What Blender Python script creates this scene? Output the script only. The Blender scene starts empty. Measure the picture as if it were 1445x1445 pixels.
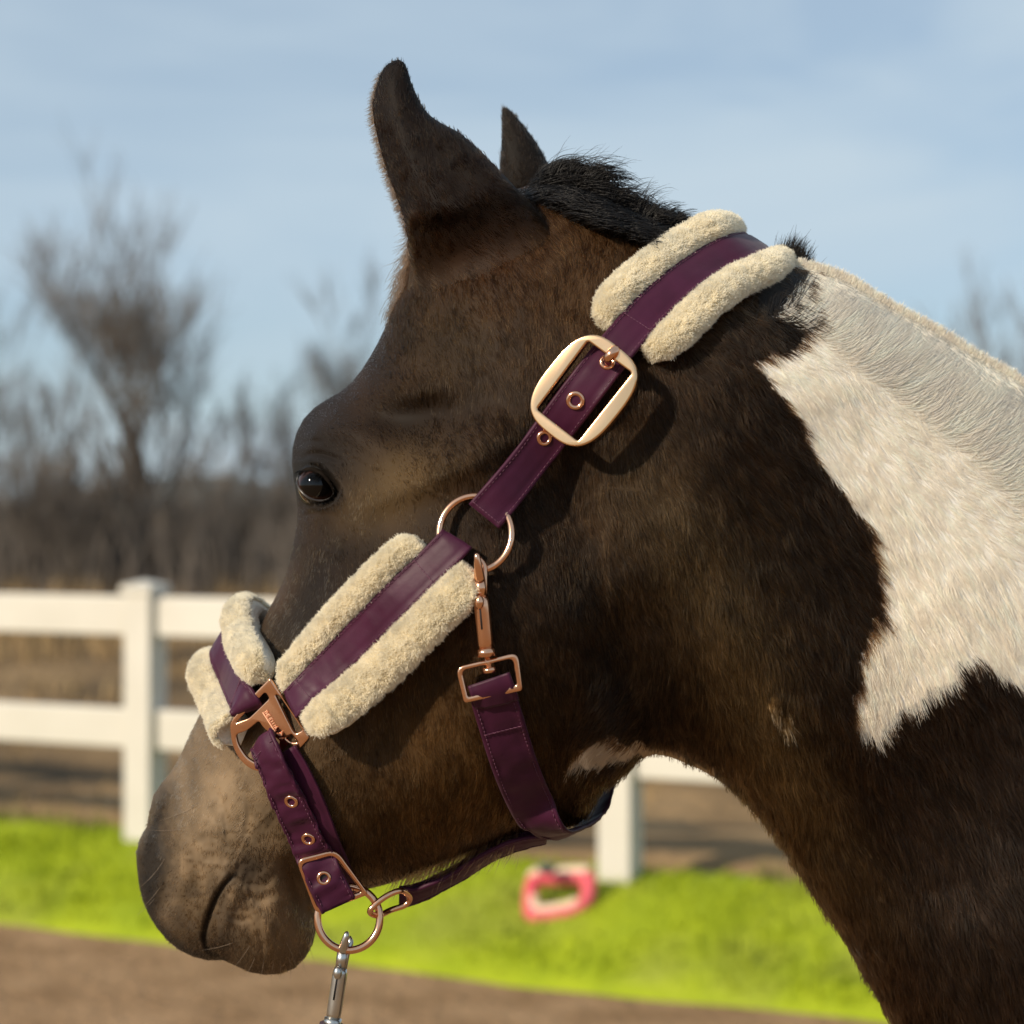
import bpy, bmesh, math, random
import numpy as np
from mathutils import Vector

rng = np.random.default_rng(7)
random.seed(7)
scene = bpy.context.scene
COL = scene.collection

# ------------------------------------------------------------------ camera
FPX, CXP, CAMZ = 2886.0, 722.5, 1.2
cam = bpy.data.cameras.new('camera')
cam.sensor_width = 36.0
cam.lens = FPX / 1445.0 * 36.0
cam.clip_start, cam.clip_end = 0.05, 6000
cam.dof.use_dof = True
cam.dof.focus_distance = 1.25
cam.dof.aperture_fstop = 6.3
camo = bpy.data.objects.new('camera', cam)
COL.objects.link(camo)
camo.location = (0, 0, CAMZ)
camo.rotation_euler = (math.radians(90), 0, 0)
scene.camera = camo

# ------------------------------------------------------------------ sun, sky, exposure
SUN = Vector((-0.66, -0.56, 0.46)).normalized()
EL, ROT = math.asin(SUN.z), math.atan2(SUN.x, SUN.y)
sun = bpy.data.lights.new('sun', 'SUN')
sun.energy = 5.0
sun.angle = math.radians(1.2)
sun.color = (1.0, 0.87, 0.68)
suno = bpy.data.objects.new('sun', sun)
COL.objects.link(suno)
suno.rotation_euler = (-SUN).to_track_quat('-Z', 'Y').to_euler()
suno.location = (-5, -5, 8)

world = bpy.data.worlds.new('World')
scene.world = world
world.use_nodes = True
wn, wl = world.node_tree.nodes, world.node_tree.links
wn.clear()
w_out = wn.new('ShaderNodeOutputWorld')
w_bg = wn.new('ShaderNodeBackground')
w_sky = wn.new('ShaderNodeTexSky')
w_sky.sky_type = 'NISHITA'
w_sky.sun_disc = False
w_sky.sun_elevation = EL
w_sky.sun_rotation = ROT
w_sky.altitude = 200
w_sky.air_density = 1.0
w_sky.dust_density = 0.6
w_sky.ozone_density = 2.5
w_bg.inputs['Strength'].default_value = 0.09
w_tc = wn.new('ShaderNodeTexCoord')
w_map = wn.new('ShaderNodeMapping')
w_map.inputs['Rotation'].default_value = (0.0, 0.35, 0.2)
w_map.inputs['Scale'].default_value = (1.6, 1.6, 6.0)
w_noise = wn.new('ShaderNodeTexNoise')
w_noise.inputs['Scale'].default_value = 1.9
w_noise.inputs['Detail'].default_value = 5
w_noise.inputs['Roughness'].default_value = 0.5
w_noise.inputs['Distortion'].default_value = 0.6
w_ramp = wn.new('ShaderNodeValToRGB')
w_ramp.color_ramp.elements[0].position = 0.40
w_ramp.color_ramp.elements[0].color = (0.55, 0.55, 0.55, 1)
w_ramp.color_ramp.elements[1].position = 0.70
w_ramp.color_ramp.elements[1].color = (0.95, 0.95, 0.95, 1)
w_tint = wn.new('ShaderNodeMix')
w_tint.data_type = 'RGBA'
w_tint.blend_type = 'MULTIPLY'
w_tint.inputs['Factor'].default_value = 1.0
w_tint.inputs[7].default_value = (0.86, 1.0, 1.10, 1)
w_mix = wn.new('ShaderNodeMix')
w_mix.data_type = 'RGBA'
w_mix.inputs[7].default_value = (6.2, 7.5, 8.5, 1)
wl.new(w_tc.outputs['Generated'], w_map.inputs['Vector'])
wl.new(w_map.outputs[0], w_noise.inputs['Vector'])
wl.new(w_noise.outputs[0], w_ramp.inputs[0])
wl.new(w_sky.outputs[0], w_tint.inputs[6])
wl.new(w_tint.outputs[2], w_mix.inputs[6])
wl.new(w_ramp.outputs[0], w_mix.inputs['Factor'])
wl.new(w_mix.outputs[2], w_bg.inputs['Color'])
wl.new(w_bg.outputs[0], w_out.inputs['Surface'])

vs = scene.view_settings
vs.view_transform = 'Standard'
vs.look = 'None'
vs.exposure = 0.0
vs.gamma = 1.0
vs.use_curve_mapping = False
scene.render.engine = 'CYCLES'
scene.cycles.use_denoising = True
scene.cycles.max_bounces = 10
scene.cycles.diffuse_bounces = 6
scene.cycles.transmission_bounces = 6
scene.render.hair_type = 'STRIP'


# ------------------------------------------------------------------ small helpers
def at(px, py, Y):
    """Point in metres seen at photograph position px, py and standing at distance Y."""
    px, py, Y = np.broadcast_arrays(np.asarray(px, float), np.asarray(py, float), np.asarray(Y, float))
    return np.stack([(px - CXP) / FPX * Y, Y, CAMZ - (py - CXP) / FPX * Y], -1)


def sstep(a, b, x):
    t = np.clip((x - a) / (b - a), 0, 1)
    return t * t * (3 - 2 * t)


def unit(v):
    v = np.asarray(v, float)
    return v / np.maximum(np.linalg.norm(v, axis=-1, keepdims=True), 1e-12)


def spline(pts, n, closed=False):
    """Catmull-Rom through pts, n samples evenly in parameter length."""
    p = np.asarray(pts, float)
    if closed:
        q = np.vstack([p[-1:], p, p[:2]])
    else:
        q = np.vstack([2 * p[0] - p[1], p, 2 * p[-1] - p[-2]])
    m = len(q) - 3
    seg = np.linalg.norm(q[2:-1] - q[1:-2], axis=1)
    cum = np.concatenate([[0], np.cumsum(seg)])
    t = np.linspace(0, cum[-1], n, endpoint=not closed)
    i = np.clip(np.searchsorted(cum, t, side='right') - 1, 0, m - 1)
    u = ((t - cum[i]) / np.maximum(seg[i], 1e-12))[:, None]
    a, b, c, d = q[i], q[i + 1], q[i + 2], q[i + 3]
    return 0.5 * (2 * b + (c - a) * u + (2 * a - 5 * b + 4 * c - d) * u ** 2 + (3 * b - a - 3 * c + d) * u ** 3)


class Noise:
    def __init__(self, seed, size=64):
        self.g = np.random.default_rng(seed).random((size, size))
        self.n = size

    def __call__(self, x, y):
        x, y = np.asarray(x, float), np.asarray(y, float)
        xi, yi = np.floor(x).astype(int), np.floor(y).astype(int)
        fx, fy = x - xi, y - yi
        fx, fy = fx * fx * (3 - 2 * fx), fy * fy * (3 - 2 * fy)
        g, n = self.g, self.n
        a = g[yi % n, xi % n] * (1 - fx) + g[yi % n, (xi + 1) % n] * fx
        b = g[(yi + 1) % n, xi % n] * (1 - fx) + g[(yi + 1) % n, (xi + 1) % n] * fx
        return a * (1 - fy) + b * fy


NA, NB, NC = Noise(1), Noise(2), Noise(3)


def mesh_from(name, verts, faces, smooth=True):
    me = bpy.data.meshes.new(name)
    me.from_pydata([tuple(v) for v in verts], [], [tuple(int(i) for i in f) for f in faces])
    me.validate()
    if smooth:
        me.polygons.foreach_set('use_smooth', [True] * len(me.polygons))
    me.update()
    return me


def link(name, data, mat=None, parent=None, loc=None):
    o = bpy.data.objects.new(name, data)
    COL.objects.link(o)
    if mat is not None and data is not None:
        for m in (mat if isinstance(mat, (list, tuple)) else [mat]):
            data.materials.append(m)
    if parent is not None:
        o.parent = parent
        if parent.location.length > 0 and loc is None:
            o.location = -parent.location
    if loc is not None:
        o.location = loc
    return o


def tag(o, label=None, cat=None, group=None, kind=None):
    if label: o['label'] = label
    if cat: o['category'] = cat
    if group: o['group'] = group
    if kind: o['kind'] = kind
    return o


class MB:
    """Collects pieces into one mesh."""
    def __init__(self):
        self.v, self.f, self.mi, self.n = [], [], [], 0

    def add(self, verts, faces, mi=0):
        verts = np.asarray(verts, float)
        self.v.append(verts)
        for f in faces:
            self.f.append([int(i) + self.n for i in f])
            self.mi.append(mi)
        self.n += len(verts)
        return self

    def box(self, c, s, mi=0, rz=0.0):
        c, s = np.asarray(c, float), np.asarray(s, float) / 2
        v = np.array([[x, y, z] for z in (-1, 1) for y in (-1, 1) for x in (-1, 1)], float) * s
        if rz:
            ca, sa = math.cos(rz), math.sin(rz)
            v = np.stack([v[:, 0] * ca - v[:, 1] * sa, v[:, 0] * sa + v[:, 1] * ca, v[:, 2]], 1)
        return self.add(v + c, [(0, 2, 3, 1), (4, 5, 7, 6), (0, 1, 5, 4), (2, 6, 7, 3), (0, 4, 6, 2), (1, 3, 7, 5)], mi)

    def tube(self, pts, rad, sides=8, closed=False, cap=True, mi=0, flat=1.0):
        p = np.asarray(pts, float)
        n = len(p)
        r = np.broadcast_to(np.asarray(rad, float), (n,))
        if closed:
            T = unit(np.roll(p, -1, 0) - np.roll(p, 1, 0))
        else:
            T = unit(np.gradient(p, axis=0))
        ref = np.array([0, 0, 1.0]) if abs(T[0][2]) < 0.9 else np.array([1.0, 0, 0])
        U = np.zeros_like(p)
        u = unit(np.cross(T[0], ref))
        for i in range(n):
            u = unit(u - T[i] * np.dot(u, T[i]))
            U[i] = u
        V = np.cross(T, U)
        a = np.linspace(0, 2 * math.pi, sides, endpoint=False)
        ring = (p[:, None] + r[:, None, None] * (np.cos(a)[None, :, None] * U[:, None] + flat * np.sin(a)[None, :, None] * V[:, None]))
        verts = ring.reshape(-1, 3)
        faces = []
        for i in range(n if closed else n - 1):
            j = (i + 1) % n
            for k in range(sides):
                l = (k + 1) % sides
                faces.append((i * sides + k, i * sides + l, j * sides + l, j * sides + k))
        if cap and not closed:
            faces.append(tuple(range(sides))[::-1])
            faces.append(tuple((n - 1) * sides + k for k in range(sides)))
        return self.add(verts, faces, mi)

    def ball(self, c, r, seg=12, mi=0, scale=(1, 1, 1), rot=None):
        vs_, fs_ = [], []
        for i in range(seg // 2 + 1):
            th = math.pi * i / (seg // 2)
            for j in range(seg):
                ph = 2 * math.pi * j / seg
                vs_.append((math.sin(th) * math.cos(ph), math.sin(th) * math.sin(ph), math.cos(th)))
        for i in range(seg // 2):
            for j in range(seg):
                k = (j + 1) % seg
                fs_.append((i * seg + j, (i + 1) * seg + j, (i + 1) * seg + k, i * seg + k))
        v = np.array(vs_) * r * np.asarray(scale)
        if rot is not None:
            v = v @ np.asarray(rot).T
        return self.add(v + np.asarray(c), fs_, mi)

    def build(self, name, mat=None, parent=None, smooth=True, loc=None, bevel=0.0):
        me = mesh_from(name, np.vstack(self.v), self.f, smooth)
        if any(self.mi):
            me.polygons.foreach_set('material_index', self.mi)
        if bevel:
            bm = bmesh.new()
            bm.from_mesh(me)
            bmesh.ops.bevel(bm, geom=bm.edges[:], offset=bevel, segments=2, affect='EDGES', profile=0.6)
            bm.to_mesh(me)
            bm.free()
        return link(name, me, mat, parent, loc)


# ------------------------------------------------------------------ materials
def new_mat(name):
    m = bpy.data.materials.new(name)
    m.use_nodes = True
    return m, m.node_tree.nodes, m.node_tree.links, m.node_tree.nodes['Principled BSDF']


def noise_mat(name, c1, c2, scale=10, rough=0.6, bump=0.0, bscale=None, metal=0.0, detail=5, spec=0.5, sheen=0.0,
              c3=None, scale2=None, dist=0.005, pos=(0.35, 0.65)):
    m, n, l, b = new_mat(name)
    tc = n.new('ShaderNodeTexCoord')
    t = n.new('ShaderNodeTexNoise')
    t.inputs['Scale'].default_value = scale
    t.inputs['Detail'].default_value = detail
    r = n.new('ShaderNodeValToRGB')
    r.color_ramp.elements[0].position, r.color_ramp.elements[1].position = pos
    r.color_ramp.elements[0].color = (*c1, 1)
    r.color_ramp.elements[1].color = (*c2, 1)
    l.new(tc.outputs['Object'], t.inputs['Vector'])
    l.new(t.outputs[0], r.inputs[0])
    col = r.outputs[0]
    if c3 is not None:
        t3 = n.new('ShaderNodeTexNoise')
        t3.inputs['Scale'].default_value = scale2
        t3.inputs['Detail'].default_value = 4
        l.new(tc.outputs['Object'], t3.inputs['Vector'])
        r3 = n.new('ShaderNodeValToRGB')
        r3.color_ramp.elements[0].position, r3.color_ramp.elements[1].position = 0.48, 0.62
        l.new(t3.outputs[0], r3.inputs[0])
        mx = n.new('ShaderNodeMix')
        mx.data_type = 'RGBA'
        l.new(r3.outputs[0], mx.inputs['Factor'])
        l.new(col, mx.inputs[6])
        mx.inputs[7].default_value = (*c3, 1)
        col = mx.outputs[2]
    l.new(col, b.inputs['Base Color'])
    b.inputs['Roughness'].default_value = rough
    b.inputs['Metallic'].default_value = metal
    b.inputs['Specular IOR Level'].default_value = spec
    if sheen:
        b.inputs['Sheen Weight'].default_value = sheen
        b.inputs['Sheen Roughness'].default_value = 0.4
    if bump:
        t2 = n.new('ShaderNodeTexNoise')
        t2.inputs['Scale'].default_value = bscale or scale * 4
        t2.inputs['Detail'].default_value = 6
        l.new(tc.outputs['Object'], t2.inputs['Vector'])
        bp = n.new('ShaderNodeBump')
        bp.inputs['Strength'].default_value = bump
        bp.inputs['Distance'].default_value = dist
        l.new(t2.outputs[0], bp.inputs['Height'])
        l.new(bp.outputs[0], b.inputs['Normal'])
    return m


def attr_mat(name, attr, rough=0.6, spec=0.3, mult=1.0):
    m, n, l, b = new_mat(name)
    a = n.new('ShaderNodeAttribute')
    a.attribute_name = attr
    l.new(a.outputs['Color'], b.inputs['Base Color'])
    b.inputs['Roughness'].default_value = rough
    b.inputs['Specular IOR Level'].default_value = spec
    return m


def hair_mat(name, attr='tint', rough=0.38, radial=0.5, mode='hair', spec=0.25):
    m = bpy.data.materials.new(name)
    m.use_nodes = True
    n, l = m.node_tree.nodes, m.node_tree.links
    n.clear()
    o = n.new('ShaderNodeOutputMaterial')
    a = n.new('ShaderNodeAttribute')
    a.attribute_name = attr
    if mode == 'hair':
        h = n.new('ShaderNodeBsdfHairPrincipled')
        h.model = 'CHIANG'
        h.parametrization = 'COLOR'
        h.inputs['Roughness'].default_value = rough
        h.inputs['Radial Roughness'].default_value = radial
        h.inputs['IOR'].default_value = 1.22
        h.inputs['Random Roughness'].default_value = 0.3
        l.new(a.outputs['Color'], h.inputs['Color'])
        l.new(h.outputs[0], o.inputs['Surface'])
        return m
    h = n.new('ShaderNodeBsdfPrincipled')
    h.inputs['Roughness'].default_value = rough
    h.inputs['Specular IOR Level'].default_value = spec
    l.new(a.outputs['Color'], h.inputs['Base Color'])
    if mode == 'pale':                       # pale fibres let light through
        t = n.new('ShaderNodeBsdfTranslucent')
        l.new(a.outputs['Color'], t.inputs['Color'])
        mx = n.new('ShaderNodeMixShader')
        mx.inputs[0].default_value = 0.5
        l.new(h.outputs[0], mx.inputs[1])
        l.new(t.outputs[0], mx.inputs[2])
        h = mx
    l.new(h.outputs[0], o.inputs['Surface'])
    return m


M = {}
M['coat'] = attr_mat('coat_skin', 'coat', 0.65, 0.12)
M['hair'] = hair_mat('coat_hair', rough=0.32, radial=0.45)
M['whitehair'] = hair_mat('pale_hair', rough=0.6, mode='pale', spec=0.2)
M['mane'] = hair_mat('mane_hair', rough=0.4, mode='plain', spec=0.2)
M['fleece_hair'] = hair_mat('fleece_fibre', rough=0.8, mode='pale', spec=0.1)
M['fleece'] = noise_mat('fleece_base', (0.93, 0.86, 0.72), (0.96, 0.91, 0.80), 180, 0.9, 0.6, 500, spec=0.1, dist=0.002)
M['strap'] = noise_mat('plum_webbing', (0.040, 0.0060, 0.0215), (0.050, 0.0080, 0.028), 60, 0.5, 0.07, 220, spec=0.2, sheen=0.05, dist=0.002)
M['stitch'] = noise_mat('plum_thread', (0.07, 0.016, 0.04), (0.12, 0.035, 0.07), 300, 0.6)
M['gold'] = noise_mat('rose_gold', (0.80, 0.43, 0.265), (0.84, 0.48, 0.31), 40, 0.17, 0.03, 300, metal=1.0, dist=0.0006)
M['bright_gold'] = noise_mat('polished_rose_gold', (0.88, 0.54, 0.29), (0.92, 0.58, 0.33), 40, 0.19, 0.03, 300, metal=1.0, dist=0.0006)
M['frosted_gold'] = noise_mat('frosted_rose_gold', (0.92, 0.52, 0.34), (0.95, 0.58, 0.40), 40, 0.55, metal=1.0)
M['steel'] = noise_mat('nickel', (0.48, 0.47, 0.45), (0.62, 0.61, 0.58), 60, 0.3, 0.05, 300, metal=1.0, dist=0.0006)
M['dark'] = noise_mat('dark_hole', (0.006, 0.004, 0.005), (0.012, 0.008, 0.01), 50, 0.8)
M['rope'] = noise_mat('rope_fibre', (0.03, 0.02, 0.03), (0.07, 0.04, 0.06), 200, 0.8, 0.6, 400)
M['fence'] = noise_mat('white_vinyl', (0.55, 0.52, 0.46), (0.61, 0.58, 0.52), 3, 0.45, 0.1, 40)
M['sand'] = noise_mat('arena_sand', (0.225, 0.135, 0.07), (0.34, 0.215, 0.12), 5, 0.95, 0.8, 30, spec=0.1, dist=0.03, detail=8)
M['dirt'] = noise_mat('dry_earth', (0.15, 0.095, 0.048), (0.30, 0.20, 0.105), 1.1, 0.95, 0.8, 12, spec=0.1, dist=0.05,
                      c3=(0.10, 0.07, 0.042), scale2=0.7, detail=8)
M['turf'] = noise_mat('lime_turf', (0.25, 0.315, 0.009), (0.315, 0.375, 0.012), 6, 0.75, 0.5, 40, spec=0.2, c3=(0.27, 0.31, 0.03), scale2=2.2, dist=0.02)
M['bark'] = noise_mat('bark', (0.045, 0.035, 0.028), (0.09, 0.072, 0.058), 8, 0.9, 0.8, 30)
M['twig'] = noise_mat('twig_bark', (0.10, 0.082, 0.068), (0.15, 0.125, 0.105), 4, 0.9)  # paler than the trunks, distance haze put into the colour
M['straw'] = noise_mat('dry_grass', (0.22, 0.14, 0.06), (0.36, 0.25, 0.12), 2, 0.85)
M['olive'] = noise_mat('olive_grass', (0.12, 0.12, 0.035), (0.24, 0.20, 0.07), 2, 0.85)
M['hill'] = noise_mat('far_woodland', (0.05, 0.06, 0.065), (0.08, 0.095, 0.10), 0.03, 0.95)
M['pink'] = noise_mat('pink_foam', (0.62, 0.07, 0.10), (0.70, 0.12, 0.15), 8, 0.6)
M['cream'] = noise_mat('cream_foam', (0.70, 0.50, 0.36), (0.78, 0.60, 0.44), 8, 0.7)
M['slate'] = noise_mat('slate_plastic', (0.06, 0.065, 0.06), (0.11, 0.115, 0.11), 8, 0.5)
M['clay'] = noise_mat('clay', (0.42, 0.12, 0.05), (0.55, 0.2, 0.09), 20, 0.85)

# ------------------------------------------------------------------ setting: ground, bank, earth
FA = np.array([-1.165, 6.5])            # fence line through the two posts in view
FB = np.array([0.307, 5.8])
FD = unit(FB - FA)
FN = np.array([-FD[1], FD[0]])          # away from the camera
if FN[1] < 0: FN = -FN


def sheet(name, X, Y, Z, mat, kind='structure', parent=None):
    ny, nx = X.shape
    v = np.stack([X, Y, Z], -1).reshape(-1, 3)
    f = [(j * nx + i, j * nx + i + 1, (j + 1) * nx + i + 1, (j + 1) * nx + i) for j in range(ny - 1) for i in range(nx - 1)]
    o = link(name, mesh_from(name, v, f), mat, parent)
    if kind: o['kind'] = kind
    return o


gx = np.concatenate([np.linspace(-3000, -40, 10), np.linspace(-30, 30, 121), np.linspace(40, 3000, 10)])
gy = np.concatenate([np.linspace(-400, -20, 8), np.linspace(-15, 12, 109), np.linspace(20, 4000, 14)])
GX, GY = np.meshgrid(gx, gy)
sheet('ground', GX, GY, -0.012 + 0.024 * NA(GX * 2.1, GY * 2.1) - 0.012, M['sand'])

s_ = np.linspace(-9, 9, 181)                # along the fence
q_ = np.array([-0.66, -0.60, -0.5, -0.38, -0.25, -0.12, 0.0, 0.1, 0.22])
zq = np.array([-0.05, 0.005, 0.035, 0.07, 0.11, 0.145, 0.165, 0.17, 0.10])
S_, Q_ = np.meshgrid(s_, q_)
wob = (NB(S_ * 1.3 + 40, Q_ * 3 + 7) - 0.5)
BX = FA[0] + FD[0] * S_ + FN[0] * (Q_ + 0.07 * wob)
BY = FA[1] + FD[1] * S_ + FN[1] * (Q_ + 0.07 * wob)
BZ = zq[:, None] + 0.03 * (NA(S_ * 4 + 5, Q_ * 6) - 0.5)
sheet('lime_bank', BX, BY, BZ, M['turf'])


def blades(name, bx, by, bz, hmin, hmax, width, mat, lean=0.35, kind='stuff', parent=None, label=None):
    n = len(bx)
    h = rng.uniform(hmin, hmax, n)
    a = rng.uniform(0, 2 * math.pi, n)
    la = rng.uniform(0, 2 * math.pi, n)
    ll = h * rng.uniform(0, lean, n)
    w = width * rng.uniform(0.6, 1.3, n)
    v = np.zeros((n, 5, 3))
    dx, dy = np.cos(a) * w, np.sin(a) * w
    for k, (t, wd) in enumerate([(0, 1), (0, -1), (0.55, 0.7), (0.55, -0.7)]):
        v[:, k, 0] = bx + dx * wd + np.cos(la) * ll * t * t
        v[:, k, 1] = by + dy * wd + np.sin(la) * ll * t * t
        v[:, k, 2] = bz + h * t
    v[:, 4, 0], v[:, 4, 1], v[:, 4, 2] = bx + np.cos(la) * ll, by + np.sin(la) * ll, bz + h
    i = np.arange(n)[:, None] * 5
    quads = (i + np.array([0, 1, 3, 2])).tolist()
    tris = (i + np.array([2, 3, 4])).tolist()
    o = link(name, mesh_from(name, v.reshape(-1, 3), quads + tris, False), mat, parent)
    return tag(o, kind=kind, label=label)


def on_bank(n, smin, smax, qmin, qmax):
    s = rng.uniform(smin, smax, n)
    q = rng.uniform(qmin, qmax, n)
    return FA[0] + FD[0] * s + FN[0] * q, FA[1] + FD[1] * s + FN[1] * q, np.interp(q, q_, zq) - 0.006, s, q


bx, by, bz, bs, bq = on_bank(26000, -1.6, 4.2, -0.58, 0.12)
keep = rng.random(26000) < 0.25 + 0.9 * NA(bs * 3 + 3, bq * 7 + 9)
blades('grass', bx[keep], by[keep], bz[keep], 0.012, 0.04, 0.0035, M['turf'], 0.7)
bx, by, bz, bs, bq = on_bank(3000, -1.6, 4.2, 0.02, 0.2)
keep = NB(bs * 2.2 + 3, bq + 9) > 0.42
blades('weeds', bx[keep], by[keep], bz[keep], 0.02, 0.09, 0.004, M['olive'], 0.7)

ys_ = np.concatenate([np.linspace(5.2, 14, 80), np.linspace(14.5, 60, 50), np.linspace(70, 2500, 14)])
xs_ = np.concatenate([np.linspace(-1800, -30, 10), np.linspace(-25, 25, 151), np.linspace(30, 1800, 10)])
EX, EY = np.meshgrid(xs_, ys_)
dq = (EX - FA[0]) * FN[0] + (EY - FA[1]) * FN[1]
EZ = np.where(dq < 0.12, -0.3, np.interp(dq, [0.12, 0.3, 1.2, 3, 6, 18, 60, 3000], [0.09, 0.12, 0.14, 0.20, 0.24, 0.27, 0.3, 0.3]))
EZ = EZ + np.where(dq > 0.2, 0.10 * (NA(EX * 1.1, EY * 1.1 + 3) - 0.5) + 0.05 * (NB(EX * 4, EY * 4) - 0.5), 0)
sheet('earth_field', EX, EY, EZ, M['dirt'])


def earth_z(x, y):
    d = (x - FA[0]) * FN[0] + (y - FA[1]) * FN[1]
    return np.interp(d, [0.12, 0.3, 1.2, 3, 6, 18, 60, 3000], [0.09, 0.12, 0.14, 0.20, 0.24, 0.27, 0.3, 0.3])


hx = np.linspace(-420, 420, 90)
hz = 1 + 9 * np.exp(-((hx + 75) / 30) ** 2) + 2 * NA(hx / 60 + 3, hx * 0 + 2)
HX = np.vstack([hx, hx, hx, hx])
sheet('hills', HX, np.vstack([hx * 0 + 440, hx * 0 + 450, hx * 0 + 500, hx * 0 + 560]), np.vstack([hx * 0 - 2, hz * 0.85, hz, hx * 0 - 2]), M['hill'])

# ------------------------------------------------------------------ fence
fence = link('rail_fence', None)
tag(fence, 'white two rail fence with square capped posts running behind the lime green bank', 'fence')
rzf = math.atan2(FD[1], FD[0])
span = float(np.linalg.norm(FB - FA))
for i in range(-3, 6):
    p = FA + FD * span * i
    MB().box((p[0], p[1], 0.46), (0.100, 0.100, 0.98), rz=rzf).build('post', M['fence'], fence, False, bevel=0.006)
    mb = MB().box((p[0], p[1], 0.955), (0.116, 0.116, 0.022), rz=rzf)
    top = np.array([[x, y, 0] for x, y in ((-.06, -.06), (.06, -.06), (.06, .06), (-.06, .06))])
    ca, sa = math.cos(rzf), math.sin(rzf)
    top = np.stack([top[:, 0] * ca - top[:, 1] * sa + p[0], top[:, 0] * sa + top[:, 1] * ca + p[1], top[:, 2] + 0.967], 1)
    mb.add(np.vstack([top, [[p[0], p[1], 0.985]]]), [(0, 1, 4), (1, 2, 4), (2, 3, 4), (3, 0, 4)])
    mb.build('post_cap', M['fence'], fence, False)
    for z in (0.870, 0.512):
        c = p + FD * span / 2
        MB().box((c[0], c[1], z), (span - 0.104, 0.04, 0.124), rz=rzf).build('rail', M['fence'], fence, False, bevel=0.006)

# ------------------------------------------------------------------ pink padded loop and clay shard on the bank
c0 = at(790, 1262, 5.62)
loop = link('padded_loop', None)
tag(loop, 'pink and cream padded loop with a dark clip lying by the fence post', 'padded loop')
th = np.linspace(0, 2 * math.pi, 40, endpoint=False)
sq = lambda t, e: np.sign(t) * np.abs(t) ** e
lx, ly = 0.083 * sq(np.cos(th), 0.45) + 0.012 * np.sin(th), 0.056 * sq(np.sin(th), 0.5) + 0.010 * np.cos(2 * th + 0.6)
ct, st = math.cos(0.28), math.sin(0.28)
tilt = lambda x, y, z: np.stack([c0[0] + x * ct - z * 0.1, c0[1] + y * 0.75, c0[2] + x * st * 0.35 + y * 0.75 + z], 1)
MB().tube(tilt(lx, ly, 0 * lx), 0.021, 10, closed=True).build('band', M['pink'], loop)
MB().tube(tilt(lx[3:19] * 0.98, ly[3:19] * 0.98 + 0.012, 0 * lx[3:19] + 0.004), 0.02, 10).build('padding', M['cream'], loop)
MB().tube(tilt(lx[21:35] * 0.9, ly[21:35] * 0.9 + 0.004, 0 * lx[21:35] + 0.008), 0.017, 10).build('padding', M['cream'], loop)
MB().ball(c0 + np.array([-0.035, -0.02, 0.075]), 0.02, 10, scale=(1.3, 1, .9)).build('clip', M['slate'], loop)
cl = at(975, 1260, 5.78)
shard = MB().ball(cl, 0.022, 10, scale=(1.2, 0.9, 0.7)).build('clay_shard', M['clay'])
for v in shard.data.vertices:
    v.co += Vector(rng.normal(0, 0.002, 3))
tag(shard, 'small orange clay shard at the top edge of the lime bank', 'clay shard')


# ------------------------------------------------------------------ bare trees and shrubs
def grow(height, spread, seed, stems=1, levels=4, dense=1.0, r0=0.07):
    rr = random.Random(seed)
    big, small = MB(), MB()

    def branch(p, d, L, r, lev):
        n = 4 if lev < 2 else 3
        pts, rad = [p], [r]
        q, dd = np.array(p, float), np.array(d, float)
        for i in range(n):
            dd = unit(dd + np.array([rr.gauss(0, .11), rr.gauss(0, .11), rr.gauss(0.06, .06)]))
            q = q + dd * L / n
            pts.append(q.copy())
            rad.append(r * (1 - 0.62 * (i + 1) / n))
        (big if lev <= 1 else small).tube(np.array(pts), np.array(rad), 6 if lev < 2 else 3, cap=False)
        if lev >= levels:
            return
        k = max(2, int((5 if lev == 0 else 6) * dense + rr.uniform(-1, 1)))
        for c in range(k):
            t = rr.uniform(0.3, 1.0) if lev else rr.uniform(0.35, 1.0)
            i = min(int(t * n), n - 1)
            b = pts[i] + (pts[i + 1] - pts[i]) * (t * n - i)
            az = rr.uniform(0, 2 * math.pi)
            sp = spread * rr.uniform(0.45, 1.15)
            nd = unit(dd * 0.9 + np.array([math.cos(az) * sp, math.sin(az) * sp, 0.35]))
            branch(b, nd, L * rr.uniform(0.5, 0.78), max(rad[i] * 0.6, 0.0065), lev + 1)

    for s in range(stems):
        a = rr.uniform(0, 2 * math.pi)
        o = 0.0 if stems == 1 else 0.12
        branch(np.array([math.cos(a) * o, math.sin(a) * o, -0.15]),
               unit(np.array([math.cos(a) * o * 2, math.sin(a) * o * 2, 1])), height * (0.42 if stems == 1 else 0.5) * rr.uniform(.85, 1.1), r0, 0)
    return big, small


def plant(name, px, Y, builders, label, cat, group, scale=1.0, rot=0.0):
    x = (px - CXP) / FPX * Y
    z = float(earth_z(x, Y))
    root = link(name, None)
    root.location = (x, Y, z)
    root.scale = (scale,) * 3
    root.rotation_euler = (0, 0, rot)
    tag(root, label, cat, group)
    for nm, me in builders:
        o = bpy.data.objects.new(nm, me)
        COL.objects.link(o)
        o.parent = root
    return root


def plant_meshes(args):
    b, s = grow(**args)
    mb = mesh_from('trunk', np.vstack(b.v), b.f)
    mb.materials.append(M['bark'])
    ms = mesh_from('crown', np.vstack(s.v), s.f, False)
    ms.materials.append(M['twig'])
    return [('trunk', mb), ('crown', ms)]


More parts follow.
